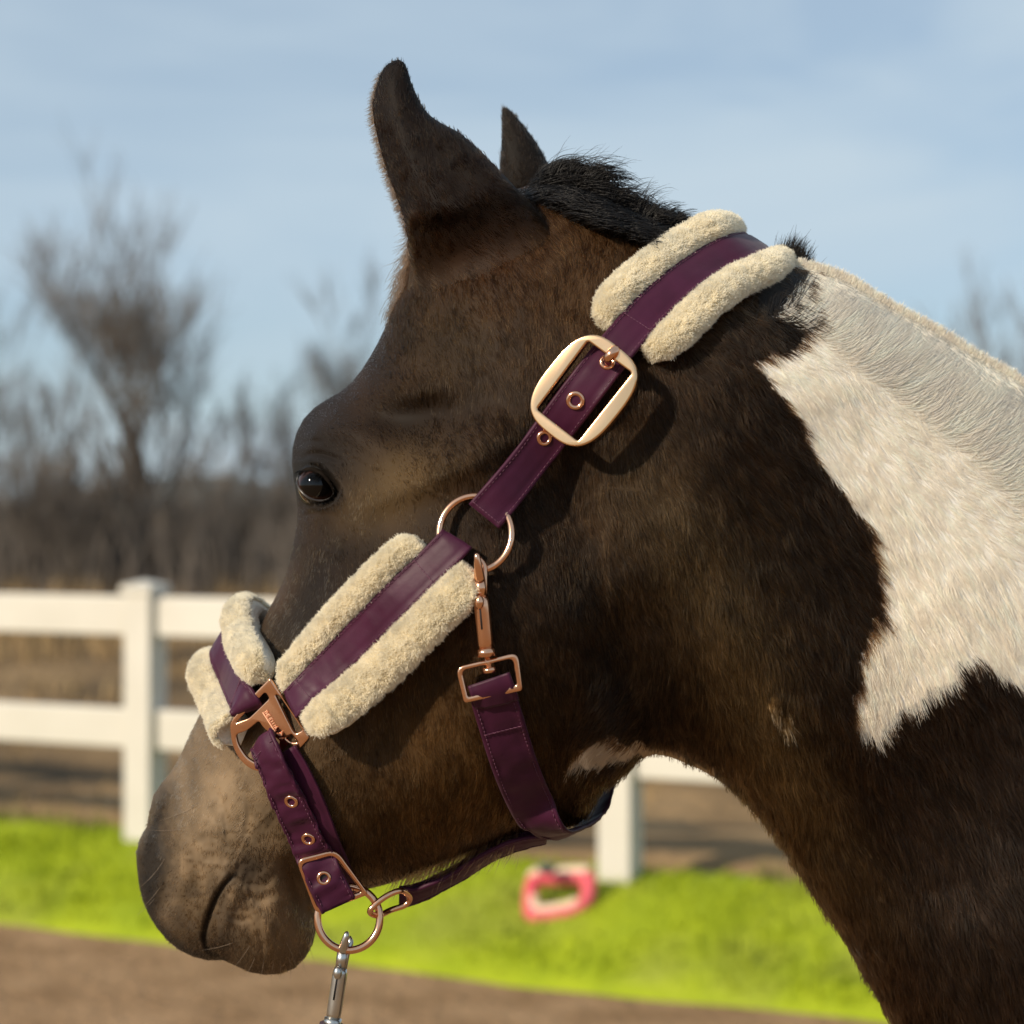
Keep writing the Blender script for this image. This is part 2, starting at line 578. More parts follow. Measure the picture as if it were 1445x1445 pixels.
T1 = plant_meshes(dict(height=4.5, spread=0.8, seed=11, stems=3, levels=4, dense=0.92, r0=0.085))
T2 = plant_meshes(dict(height=3.9, spread=0.55, seed=5, stems=2, levels=4, dense=0.8, r0=0.06))
T3 = plant_meshes(dict(height=3.8, spread=0.5, seed=23, stems=3, levels=4, dense=0.8, r0=0.03))
SH = [plant_meshes(dict(height=1.7, spread=0.8, seed=s, stems=5, levels=3, dense=0.9, r0=0.022)) for s in (31, 32, 33)]
TG = 'bare trees beyond the earth field'
plant('bare_tree', 225, 22.0, T1, 'largest bare tree with a dark trunk standing above the fence post', 'tree', TG, 0.86)
plant('bare_tree', 20, 24.0, T2, 'bare spreading tree at the left border of the photo', 'tree', TG, 0.82, 1.2)
plant('bare_tree', 455, 29.0, T2, 'bare grey tree just in front of the horse forehead', 'tree', TG, 1.0, 2.9)
plant('bare_tree', 350, 33.0, T3, 'slender bare tree between the big trunk and the horse face', 'tree', TG, 0.85, 0.6)
plant('bare_tree', 1350, 25.0, T3, 'thin bare twigs of a tree rising above the white crest of the neck', 'tree', TG, 0.98, 2.0)
plant('bare_tree', 1452, 23.0, T2, 'thin bare tree at the right border above the white mane', 'tree', TG, 0.80, 4.0)
spots = [(-40, 22), (40, 20.5), (110, 21.5), (150, 24), (235, 21), (300, 22), (365, 23.5), (420, 21), (480, 24), (10, 26), (85, 27), (260, 27), (330, 28), (400, 27), (540, 23)]
for i, (px, Y) in enumerate(spots):
    plant('bare_shrub', px, Y, SH[i % 3], 'brown leafless shrub in the thicket along the far side of the field', 'shrub',
          'leafless shrubs in the thicket', 0.8 + 0.5 * random.random(), random.random() * 6)
n = 9000
tx = rng.uniform(-9, 7, n)
ty = rng.uniform(13, 21, n)
keep = (NA(tx * 0.9 + 3, ty * 0.6) > 0.42)
tx, ty = tx[keep], ty[keep]
blades('dry_grass', tx, ty, earth_z(tx, ty) - 0.02, 0.12, 0.45, 0.009, M['straw'], 0.5)
n = 9000
tx = rng.uniform(-6, 6, n)
ty = rng.uniform(6.9, 13, n)
keep = (NB(tx * 1.4 + 8, ty * 1.0) > 0.5) & (((tx - FA[0]) * FN[0] + (ty - FA[1]) * FN[1]) > 0.3)
tx, ty = tx[keep], ty[keep]
blades('dry_stubble', tx, ty, earth_z(tx, ty) - 0.02, 0.04, 0.16, 0.006, M['straw'], 0.8)
n = 30000
tx = rng.uniform(-11, 10, n)
ty = rng.uniform(20, 30, n)
blades('undergrowth', tx, ty, earth_z(tx, ty) - 0.02, 0.3, 1.15, 0.012, M['twig'], 0.5)

# ------------------------------------------------------------------ horse: outlines measured in photograph pixels, depth in metres
def far_leg(pts, Y0, Y1):
    """Rescale leg points below the belly so that the hoof meets the ground at distance Y1."""
    g = CXP + CAMZ / Y1 * FPX - 3
    return [(x, y if y < 2240 else 2240 + (y - 2240) * (g - 2240) / (3375 - 2240)) for x, y in pts]


HEAD_A = [(640, 318), (600, 322), (585, 338), (573, 368), (571, 400), (553, 432), (540, 470), (515, 515), (490, 546), (465, 561), (440, 578), (425, 596),
          (417, 615), (412, 640), (413, 665), (417, 690), (420, 715), (418, 745), (411, 780), (402, 815), (386, 848), (368, 880),
          (347, 912), (322, 950), (298, 986), (281, 1010), (262, 1050), (246, 1082), (228, 1105), (215, 1125), (210, 1148), (206, 1170),
          (196, 1186), (192, 1206), (195, 1240), (201, 1270), (215, 1300), (235, 1326), (262, 1346), (292, 1355), (309, 1357), (320, 1353), (331, 1362),
          (348, 1371), (380, 1376), (410, 1370), (432, 1350), (444, 1325), (447, 1302), (448, 1284), (464, 1268), (495, 1260), (534, 1251),
          (571, 1240), (605, 1227), (657, 1207), (702, 1190), (745, 1174), (790, 1170), (822, 1160), (839, 1137), (853, 1115),
          (880, 1096), (904, 1071), (920, 1064), (942, 1067), (975, 1080), (1000, 1092), (1021, 1106), (1040, 1123), (1065, 1148),
          (1092, 1182), (1111, 1209), (1132, 1240), (1154, 1274), (1185, 1317), (1212, 1366), (1234, 1403), (1257, 1443),
          (1300, 1530), (1340, 1640), (1372, 1760), (1402, 1880), (1450, 1980), (1500, 2060), (1540, 2150)]
FORE = [(1560, 2300), (1570, 2500), (1565, 2640), (1580, 2700), (1590, 2900), (1590, 3080), (1570, 3150), (1550, 3260), (1530, 3375), (1690, 3375),
        (1670, 3280), (1660, 3180), (1675, 3080), (1680, 2900), (1690, 2700), (1710, 2550), (1770, 2350), (1850, 2250)]
BELLY = [(2100, 2270), (2600, 2300), (3100, 2260), (3500, 2190)]
HIND = [(3560, 2260), (3600, 2400), (3650, 2560), (3700, 2680), (3690, 2850), (3680, 3060), (3665, 3150), (3640, 3260), (3620, 3375), (3780, 3375),
        (3765, 3260), (3755, 3150), (3775, 3060), (3790, 2880), (3830, 2720), (3850, 2640), (3845, 2500), (3910, 2330)]
BACK = [(3960, 2150), (3970, 1950), (3900, 1780), (3780, 1650), (3600, 1560), (3350, 1530), (3000, 1560), (2650, 1580), (2350, 1550), (2150, 1470),
        (1980, 1330), (1850, 1130), (1720, 880), (1600, 700), (1520, 610), (1443, 540), (1416, 523), (1370, 497), (1323, 467), (1277, 443), (1246, 426),
        (1200, 398), (1160, 382), (1129, 374), (1100, 369), (1060, 357), (1010, 338), (960, 322), (910, 302), (850, 274), (790, 256), (745, 262), (700, 280)]
YB = 1.38
BODY = HEAD_A + far_leg(FORE, 0, YB) + BELLY + far_leg(HIND, 0, YB) + BACK

EAR = [(563, 84), (548, 90), (538, 102), (530, 126), (526, 155), (533, 195), (543, 232), (555, 265), (566, 295), (574, 325), (580, 370), (598, 415), (640, 450), (690, 455),
       (738, 430), (772, 385), (782, 345), (771, 316), (743, 282), (716, 252), (690, 226), (668, 204), (646, 186), (618, 171), (599, 154), (582, 121), (573, 93)]
EAR2 = [(709, 152), (708, 185), (707, 215), (705, 245), (708, 275), (730, 300), (770, 300), (790, 275), (784, 250), (771, 226), (757, 201), (742, 181), (728, 164), (717, 153)]


def idw(ctrl, px, py, power=3.0):
    """Shepard interpolation; ctrl rows: x, y, values..."""
    c = np.asarray(ctrl, float)
    out, wsum = 0, 0
    for r in c:
        w = 1.0 / (((px - r[0]) ** 2 + (py - r[1]) ** 2) / 1e4 + 0.05) ** (power / 2)
        out = out + w[..., None] * r[2:]
        wsum = wsum + w
    return out / wsum[..., None]


def y_mid(px, py):
    px = np.asarray(px, float)
    head = np.clip((860 - np.maximum(px, 150)) * 0.00045 * 0.24, -1, 1)
    a = np.where(px < 860, head, 0)
    a = a + 0.075 * sstep(980, 1750, px) + 0 * py
    # soften the hinge
    h = np.clip((px - 700) / 320, 0, 1)
    return 1.305 + a + 0.0105 * (4 * h * (1 - h)) * 0.6


K_CTRL = [(300, 1200, 0.86), (350, 1000, 0.86), (420, 1290, 0.72), (300, 1330, .72), (470, 850, 0.72), (460, 650, 0.62), (600, 1000, 0.58), (620, 600, 0.60), (700, 400, 0.62), (900, 400, 0.55),
          (850, 700, 0.46), (950, 950, 0.43), (1100, 800, 0.42), (1300, 700, 0.42), (1300, 1100, 0.42), (1500, 1400, 0.5), (1900, 1700, 0.66),
          (2500, 1900, 0.8), (3500, 1900, 0.75), (1620, 2800, 1.1), (3720, 2900, 1.1)]


def in_poly(poly, x, y):
    r = np.zeros(x.shape, bool)
    n = len(poly)
    for i in range(n):
        x1, y1 = poly[i]
        x2, y2 = poly[(i + 1) % n]
        if y1 == y2: continue
        c = ((y1 > y) != (y2 > y)) & (x < (x2 - x1) * (y - y1) / (y2 - y1) + x1)
        r ^= c
    return r


def near_poly(poly, x, y):
    """distance to the outline and the nearest point on it"""
    best = np.full(x.shape, 1e18)
    bx_, by_ = np.zeros_like(x), np.zeros_like(y)
    n = len(poly)
    for i in range(n):
        x1, y1 = poly[i]
        x2, y2 = poly[(i + 1) % n]
        dx, dy = x2 - x1, y2 - y1
        L = dx * dx + dy * dy + 1e-12
        t = np.clip(((x - x1) * dx + (y - y1) * dy) / L, 0, 1)
        qx, qy = x1 + t * dx, y1 + t * dy
        d = (x - qx) ** 2 + (y - qy) ** 2
        m = d < best
        best[m] = d[m]; bx_[m] = qx[m]; by_[m] = qy[m]
    return np.sqrt(best), bx_, by_


class Relief:
    """A solid of real thickness: outline, a middle sheet and a half thickness from a membrane that swells inside the outline."""
    def __init__(self, poly, xs, ys, step, kfun, ymid, bumps=None, backk=1.0, samples=None):
        self.poly = spline(poly, samples or len(poly) * 4, closed=True)
        self.xs, self.ys, self.ymid, self.backk = xs, ys, ymid, backk
        P = self.poly
        x0, x1, y0, y1 = P[:, 0].min() - step, P[:, 0].max() + step, P[:, 1].min() - step, P[:, 1].max() + step
        u = None
        for st in (step * 4, step * 2, step):
            cx = np.arange(x0, x1 + st, st); cy = np.arange(y0, y1 + st, st)
            CX_, CY_ = np.meshgrid(cx, cy)
            ins = in_poly(P, CX_, CY_)
            ins[0] = ins[-1] = False; ins[:, 0] = ins[:, -1] = False
            if u is None:
                u = np.zeros(ins.shape)
            else:
                jy = np.clip((cy - y0) / (st * 2), 0, u.shape[0] - 1.001); jx = np.clip((cx - x0) / (st * 2), 0, u.shape[1] - 1.001)
                iy, ix = jy.astype(int), jx.astype(int); fy, fx = (jy - iy)[:, None], (jx - ix)[None]
                u = (u[iy][:, ix] * (1 - fy) * (1 - fx) + u[iy + 1][:, ix] * fy * (1 - fx) + u[iy][:, ix + 1] * (1 - fy) * fx + u[iy + 1][:, ix + 1] * fy * fx)
            red = ((np.add.outer(np.arange(len(cy)), np.arange(len(cx))) % 2) == 0) & ins
            blk = ins & ~red
            u[~ins] = 0
            om = 1.9
            for it in range(260 if st == step else 400):
                for msk in (red, blk):
                    nb = np.zeros_like(u)
                    nb[1:-1, 1:-1] = (u[:-2, 1:-1] + u[2:, 1:-1] + u[1:-1, :-2] + u[1:-1, 2:] + 4 * st * st) / 4
                    u[msk] += om * (nb[msk] - u[msk])
        d = near_poly(P, CX_, CY_)[0]
        ok = ins & (d > step * 1.2)
        g = np.where(ok, np.sqrt(np.maximum(u, 0) / np.maximum(d, 1)), 0)
        w = ok.astype(float)
        for it in range(8):                                   # grow g outward past the outline
            gs, ws = np.zeros_like(g), np.zeros_like(w)
            for a in (-1, 0, 1):
                for b in (-1, 0, 1):
                    gs += np.roll(np.roll(g * w, a, 0), b, 1); ws += np.roll(np.roll(w, a, 0), b, 1)
            new = (w == 0) & (ws > 0)
            g[new] = gs[new] / ws[new]; w[new] = 1
        GX_, GY_ = np.meshgrid(xs, ys)
        self.inside = in_poly(P, GX_, GY_)
        dd, nx, ny = near_poly(P, GX_, GY_)
        jy = np.clip((GY_ - y0) / step, 0, g.shape[0] - 1.001); jx = np.clip((GX_ - x0) / step, 0, g.shape[1] - 1.001)
        iy, ix = jy.astype(int), jx.astype(int); fy, fx = jy - iy, jx - ix
        gi = g[iy, ix] * (1 - fy) * (1 - fx) + g[iy + 1, ix] * fy * (1 - fx) + g[iy, ix + 1] * (1 - fy) * fx + g[iy + 1, ix + 1] * fy * fx
        h = np.where(self.inside, gi * np.sqrt(dd), 0) * kfun(GX_, GY_)
        hb = h * backk
        if bumps is not None:
            h = h + bumps(GX_, GY_, h) * sstep(0, 26, dd) * self.inside
            h = np.maximum(h, 0)
        self.h, self.hb = h, hb
        self.ym = ymid(GX_, GY_)
        self.front = self.ym - h * 0.00045
        self.nx, self.ny, self.GX, self.GY, self.dd = nx, ny, GX_, GY_, dd

    def mesh(self):
        ins = self.inside
        cell = ins[:-1, :-1].astype(int) + ins[1:, :-1] + ins[:-1, 1:] + ins[1:, 1:] >= 1
        used = np.zeros(ins.shape, bool)
        used[:-1, :-1] |= cell; used[1:, :-1] |= cell; used[:-1, 1:] |= cell; used[1:, 1:] |= cell
        rim = used & ~ins
        X = np.where(rim, self.nx, self.GX); Y = np.where(rim, self.ny, self.GY)
        ym = self.ymid(X, Y)
        F = at(X, Y, np.where(rim, ym, ym - self.h * 0.00045))
        B = at(X, Y, ym + self.hb * 0.00045)
        idf = np.full(ins.shape, -1); idb = np.full(ins.shape, -1)
        idf[used] = np.arange(used.sum()); nf = used.sum()
        idb[ins] = nf + np.arange(ins.sum()); idb[rim] = idf[rim]
        j, i = np.nonzero(cell)
        ff = np.stack([idf[j, i], idf[j + 1, i], idf[j + 1, i + 1], idf[j, i + 1]], 1)
        bb = np.stack([idb[j, i], idb[j, i + 1], idb[j + 1, i + 1], idb[j + 1, i]], 1)
        bb = bb[~np.all(np.sort(ff, 1) == np.sort(bb, 1), axis=1)]
        V = np.vstack([F[used], B[ins]])
        pxy = np.vstack([np.stack([X[used], Y[used]], 1), np.stack([X[ins], Y[ins]], 1)])
        return V, np.vstack([ff, bb]), pxy

    def interp(self, A, px, py):
        px, py = np.asarray(px, float), np.asarray(py, float)
        i = np.clip(np.searchsorted(self.xs, px) - 1, 0, len(self.xs) - 2); j = np.clip(np.searchsorted(self.ys, py) - 1, 0, len(self.ys) - 2)
        fx = np.clip((px - self.xs[i]) / (self.xs[i + 1] - self.xs[i]), 0, 1); fy = np.clip((py - self.ys[j]) / (self.ys[j + 1] - self.ys[j]), 0, 1)
        return A[j, i] * (1 - fx) * (1 - fy) + A[j, i + 1] * fx * (1 - fy) + A[j + 1, i] * (1 - fx) * fy + A[j + 1, i + 1] * fx * fy

    def Y(self, px, py):
        return self.interp(self.front, px, py)

    def P(self, px, py):
        return at(px, py, self.Y(px, py))

    def frame(self, px, py, e=5.0):
        """position, tangents per px along x and y, outward normal"""
        p = self.P(px, py)
        tx = (self.P(np.asarray(px) + e, py) - self.P(np.asarray(px) - e, py)) / (2 * e)
        ty = (self.P(px, np.asarray(py) + e) - self.P(px, np.asarray(py) - e)) / (2 * e)
        return p, tx, ty, unit(np.cross(ty, tx) * -1.0) if False else unit(np.cross(tx, ty)) * -1.0


def g_bump(X, Y, cx, cy, rx, ry, ang, amp):
    c, s = math.cos(math.radians(ang)), math.sin(math.radians(ang))
    a, b = (X - cx) * c + (Y - cy) * s, -(X - cx) * s + (Y - cy) * c
    return amp * np.exp(-(a / rx) ** 2 - (b / ry) ** 2)


def g_line(X, Y, pts, width, amp, fade=True, n=24):
    """ridge or crease along a curve, fading at both ends; the far side of the crease can be steeper"""
    p = spline(pts, n)
    best = np.full(X.shape, 1e18); tt = np.zeros(X.shape)
    x0, x1, y0, y1 = p[:, 0].min() - 4 * width, p[:, 0].max() + 4 * width, p[:, 1].min() - 4 * width, p[:, 1].max() + 4 * width
    m = (X > x0) & (X < x1) & (Y > y0) & (Y < y1)
    Xm, Ym = X[m], Y[m]
    b, t = np.full(Xm.shape, 1e18), np.zeros(Xm.shape)
    for i in range(n - 1):
        d = p[i + 1] - p[i]
        s = np.clip(((Xm - p[i, 0]) * d[0] + (Ym - p[i, 1]) * d[1]) / (d @ d + 1e-9), 0, 1)
        q = (Xm - p[i, 0] - s * d[0]) ** 2 + (Ym - p[i, 1] - s * d[1]) ** 2
        k = q < b
        b[k] = q[k]; t[k] = (i + s[k]) / (n - 1)
    out = np.zeros(X.shape)
    e = np.sin(np.clip(t, 0, 1) * math.pi) ** 0.6 if fade else 1.0
    out[m] = amp * np.exp(-b / width ** 2) * e
    return out


EYE_C = (446.0, 684.0)


def eye_mask(X, Y):
    """signed almond: <1 inside the lids"""
    c, s = math.cos(math.radians(28)), math.sin(math.radians(28))
    a, b = (X - 446) * c + (Y - 684) * s, -(X - 446) * s + (Y - 684) * c
    up = np.where(b < 0, 17.5 - 0.15 * a, 21.0)
    return np.sqrt((a / 28.0) ** 2 + (b / up) ** 2)


def body_bumps(X, Y, h):
    o = 0
    o = o + g_bump(X, Y, 650, 960, 210, 150, 60, 22)                    # jaw muscle
    o = o + g_bump(X, Y, 590, 1090, 120, 90, 20, 10)
    o = o + g_line(X, Y, [(905, 1075), (885, 980), (862, 880), (832, 780), (800, 690), (785, 600)], 40, -22)
    o = o + g_line(X, Y, [(850, 1100), (838, 1000), (815, 900), (780, 790)], 45, 9)
    o = o + g_line(X, Y, [(905, 1072), (870, 1085), (820, 1085)], 26, -12)
    o = o + g_line(X, Y, [(1445, 900), (1300, 980), (1150, 1050), (1010, 1085)], 90, 8)      # neck muscles
    o = o + g_line(X, Y, [(1150, 560), (1230, 760), (1290, 1000), (1330, 1300)], 70, -7)
    o = o + g_line(X, Y, [(1000, 520), (1060, 760), (1120, 1000), (1200, 1260)], 90, 8)
    # face
    o = o + g_bump(X, Y, 452, 650, 62, 84, -12, 34)                     # orbit
    o = o + g_line(X, Y, [(418, 640), (440, 612), (480, 603), (530, 622), (560, 650)], 24, 20)
    o = o + g_bump(X, Y, 596, 588, 72, 36, -14, -40)
    o = o + g_line(X, Y, [(470, 575), (530, 548), (600, 545), (680, 560)], 30, 9)
    o = o + g_line(X, Y, [(640, 470), (600, 430), (580, 390)], 26, -8)                      # hollow above the eye
    o = o + g_line(X, Y, [(480, 735), (530, 700), (590, 672), (660, 640), (720, 590)], 32, 25)   # cheek arch
    o = o + g_line(X, Y, [(505, 740), (470, 840), (425, 930)], 36, 12)
    o = o + g_line(X, Y, [(455, 780), (420, 870), (370, 960), (320, 1040)], 34, -13)
    o = o + g_line(X, Y, [(520, 850), (600, 800), (700, 720)], 60, -6)
    # wrinkles over and under the eye
    for pts, w, a in ([(424, 650), (440, 640), (462, 643), (482, 652)], 4.0, -8), ([(421, 632), (436, 622), (456, 624)], 4, -5.5), \
                     ([(417, 738), (432, 726), (452, 722)], 4.5, -8), ([(420, 730), (440, 717), (462, 712), (478, 698)], 5, 4):
        o = o + g_line(X, Y, pts, w, a)
    # muzzle
    o = o + g_bump(X, Y, 262, 1180, 46, 90, 8, 22)                      # nostril wing
    o = o + g_line(X, Y, [(240, 1120), (232, 1160), (238, 1210), (236, 1260), (222, 1296)], 12, -30)
    o = o + g_bump(X, Y, 216, 1205, 18, 62, 4, -16)
    o = o + g_line(X, Y, [(256, 1110), (252, 1160), (256, 1210), (252, 1265)], 14, 9)
    o = o + g_bump(X, Y, 285, 1290, 46, 50, 0, 14)
    o = o + g_bump(X, Y, 388, 1312, 52, 50, 0, 22)                      # lower lip and chin
    o = o + g_line(X, Y, [(332, 1234), (318, 1246), (305, 1266), (295, 1292), (288, 1322), (296, 1344), (316, 1354)], 3.6, -15)
    o = o + g_line(X, Y, [(326, 1236), (300, 1260), (284, 1296), (276, 1330)], 16, 7)
    o = o + g_line(X, Y, [(345, 1243), (330, 1268), (316, 1300), (310, 1335)], 13, 6)
    o = o + g_bump(X, Y, 350, 1228, 26, 24, 0, -7)
    for pts in ([(342, 1262), (366, 1270), (392, 1258)], [(372, 1282), (388, 1300), (392, 1335)], [(402, 1262), (399, 1295), (404, 1328)], [(350, 1246), (372, 1248), (394, 1228)]):
        o = o + g_line(X, Y, pts, 7, -3.0)
    o = o + g_line(X, Y, [(448, 1296), (432, 1276), (420, 1245), (408, 1205)], 16, -34)      # chin groove
    o = o + g_line(X, Y, [(300, 1130), (345, 1120), (390, 1150)], 40, 6)
    # eye socket and lids
    m = eye_mask(X, Y)
    o = o + np.where(m < 2.2, 4.0 * np.exp(-((m - 1.5) / 0.25) ** 2), 0)
    muz = g_bump(X, Y, 300, 1220, 120, 150, 0, 1.0)
    o = o + muz * (2.6 * (NB(X / 11, Y / 13) - .5) + 1.6 * (NC(X / 5, Y / 6) - .5))
    for pts in ([(300, 1105), (318, 1150), (322, 1200)], [(345, 1110), (352, 1150), (346, 1185)], [(262, 1290), (282, 1316), (300, 1322)], [(318, 1288), (336, 1298), (356, 1296)], [(415, 1290), (410, 1320), (414, 1345)], [(362, 1310), (370, 1335), (368, 1358)]):
        o = o + g_line(X, Y, pts, 5, -3.6)
    # slow unevenness
    o = o + 3 * (NA(X / 70, Y / 70) - 0.5) + 1.2 * (NB(X / 26, Y / 26) - 0.5)
    return o


def kbody(X, Y):
    sc_ = K_CTRL
    return idw(sc_, X, Y)[..., 0]


gxs = np.unique(np.concatenate([np.arange(180, 400, 2.0), np.arange(400, 490, 1.5), np.arange(490, 1600, 4.0), np.arange(1600, 4020, 22.0)]))
gys = np.unique(np.concatenate([np.arange(240, 610, 4.0), np.arange(610, 760, 1.5), np.arange(760, 1090, 4.0), np.arange(1090, 1390, 2.0), np.arange(1390, 1560, 4.0),
                                np.arange(1560, 3300, 22.0)]))
body = Relief(BODY, gxs, gys, 8.0, kbody, y_mid, body_bumps)
YE = float(body.Y(690.0, 380.0))
# the eyeball and the lids that lie over it
eyeR, EYE_X = 0.0130, 449.0
base_Y = float(np.mean(body.Y([430, 472, 447, 447], [712, 690, 716, 655])))
ecen = at(EYE_X, 685, base_Y + eyeR * 0.78)
_m = eye_mask(body.GX, body.GY)
_r = np.hypot(body.GX - EYE_X, body.GY - 685) * float(ecen[1]) / FPX
_lid = ecen[1] - np.sqrt(np.maximum((eyeR * 1.09) ** 2 - _r ** 2, 1e-9))
_w = np.where(_m >= 1, 1 - sstep(1.05, 1.7, _m), 0) * (_r < eyeR * 1.08) * sstep(0, 7, body.dd)
_new = body.front * (1 - _w) + _lid * _w
_in = 1 - sstep(0.93, 1.03, _m)
_new = _new * (1 - _in) + (ecen[1] - eyeR * 0.2) * _in
body.front = np.where(body.inside, _new, body.front)
body.h = np.where(body.inside, (body.ym - body.front) / 0.00045, 0)


def ear_mid(px, py):
    w = ear_w(px, py)
    return (YE + 0.022 + 0.00010 * (620 - px)) * (1 - w) + (body.Y(px, py) + 0.003) * w


def ear_w(px, py):
    return sstep(300, 450, py + (px - 600) * 0.30)


def ear_bumps(X, Y, h):
    return g_line(X, Y, [(556, 100), (560, 180), (590, 270), (640, 360)], 24, 9) - g_line(X, Y, [(590, 170), (640, 240), (720, 320)], 22, 6) + 3 * (NA(X / 25, Y / 25) - .5)


def ear2_mid(px, py):
    return 1.305 + 0.085 + 0.0 * px + 0 * py


e_xs, e_ys = np.arange(518, 796, 3.0), np.arange(76, 465, 3.0)
ear = Relief(EAR, e_xs, e_ys, 4.0, lambda X, Y: 0.62 * (1 - ear_w(X, Y)) ** 1.0, ear_mid, ear_bumps, backk=-0.72)
ear2 = Relief(EAR2, np.arange(698, 800, 3.0), np.arange(144, 312, 3.0), 4.0, lambda X, Y: 0.7 + 0 * X, ear2_mid, None, backk=0.6)
FG = [(1540, 2120)] + FORE[:-1] + [(1790, 2240), (1700, 2100)]
HG = [(3540, 2100)] + HIND + [(3850, 2050)]
YL = 1.60
legs = []
for pts, dx in ((FG, 170), (HG, -170)):
    pp = [(x + dx, y) for x, y in far_leg(pts, 0, YL)]
    a = np.array(pp)
    legs.append(Relief(pp, np.arange(a[:, 0].min() - 20, a[:, 0].max() + 20, 14.0), np.arange(a[:, 1].min() - 20, a[:, 1].max() + 20, 22.0), 12.0,
                       lambda X, Y: 0.9 + 0 * X, lambda X, Y: YL + 0 * X))

# ------------------------------------------------------------------ coat colours (markings, brown tones, and shade painted in above the eye)
WHITE = [(1105, 366), (1128, 376), (1136, 398), (1150, 430), (1163, 455), (1130, 480), (1098, 503), (1064, 514), (1080, 532), (1110, 562), (1132, 602), (1155, 642), (1192, 694),
         (1221, 742), (1236, 792), (1241, 832), (1245, 868), (1226, 900), (1215, 942), (1209, 990), (1215, 1030), (1240, 1042), (1264, 1012), (1290, 986),
         (1330, 974), (1366, 926), (1400, 948), (1445, 966), (1520, 990), (1600, 1060), (1700, 1180), (1820, 1330), (2010, 1420), (2100, 1380), (1700, 760), (1500, 560), (1300, 420)]
THROAT = [(794, 1090), (812, 1068), (838, 1048), (862, 1038), (884, 1046), (915, 1052), (950, 1062), (985, 1078), (1010, 1098), (975, 1092), (930, 1068), (905, 1066), (880, 1070), (850, 1082), (825, 1084)]
BLAZE = [(280, 990), (262, 1030), (240, 1075), (232, 1098), (252, 1064), (269, 1031), (287, 998)]
SNIP = [(204, 1150), (200, 1190), (207, 1188), (212, 1160)]


NOS = [(226, 1100), (238, 1112), (243, 1140), (238, 1180), (243, 1222), (238, 1252), (226, 1284), (214, 1300), (200, 1280), (190, 1240), (188, 1200), (204, 1165), (212, 1130)]


def nostril(x, y):
    """soft mask of the bare dark skin round the nostril"""
    m = 0
    for dx, dy in ((0, 0), (6, 0), (-6, 0), (11, 2), (-11, 2), (3, 8), (-3, -8), (15, -4), (-15, 4)):
        m = m + in_poly(NOS, x + dx, y + dy) / 9.0
    return m


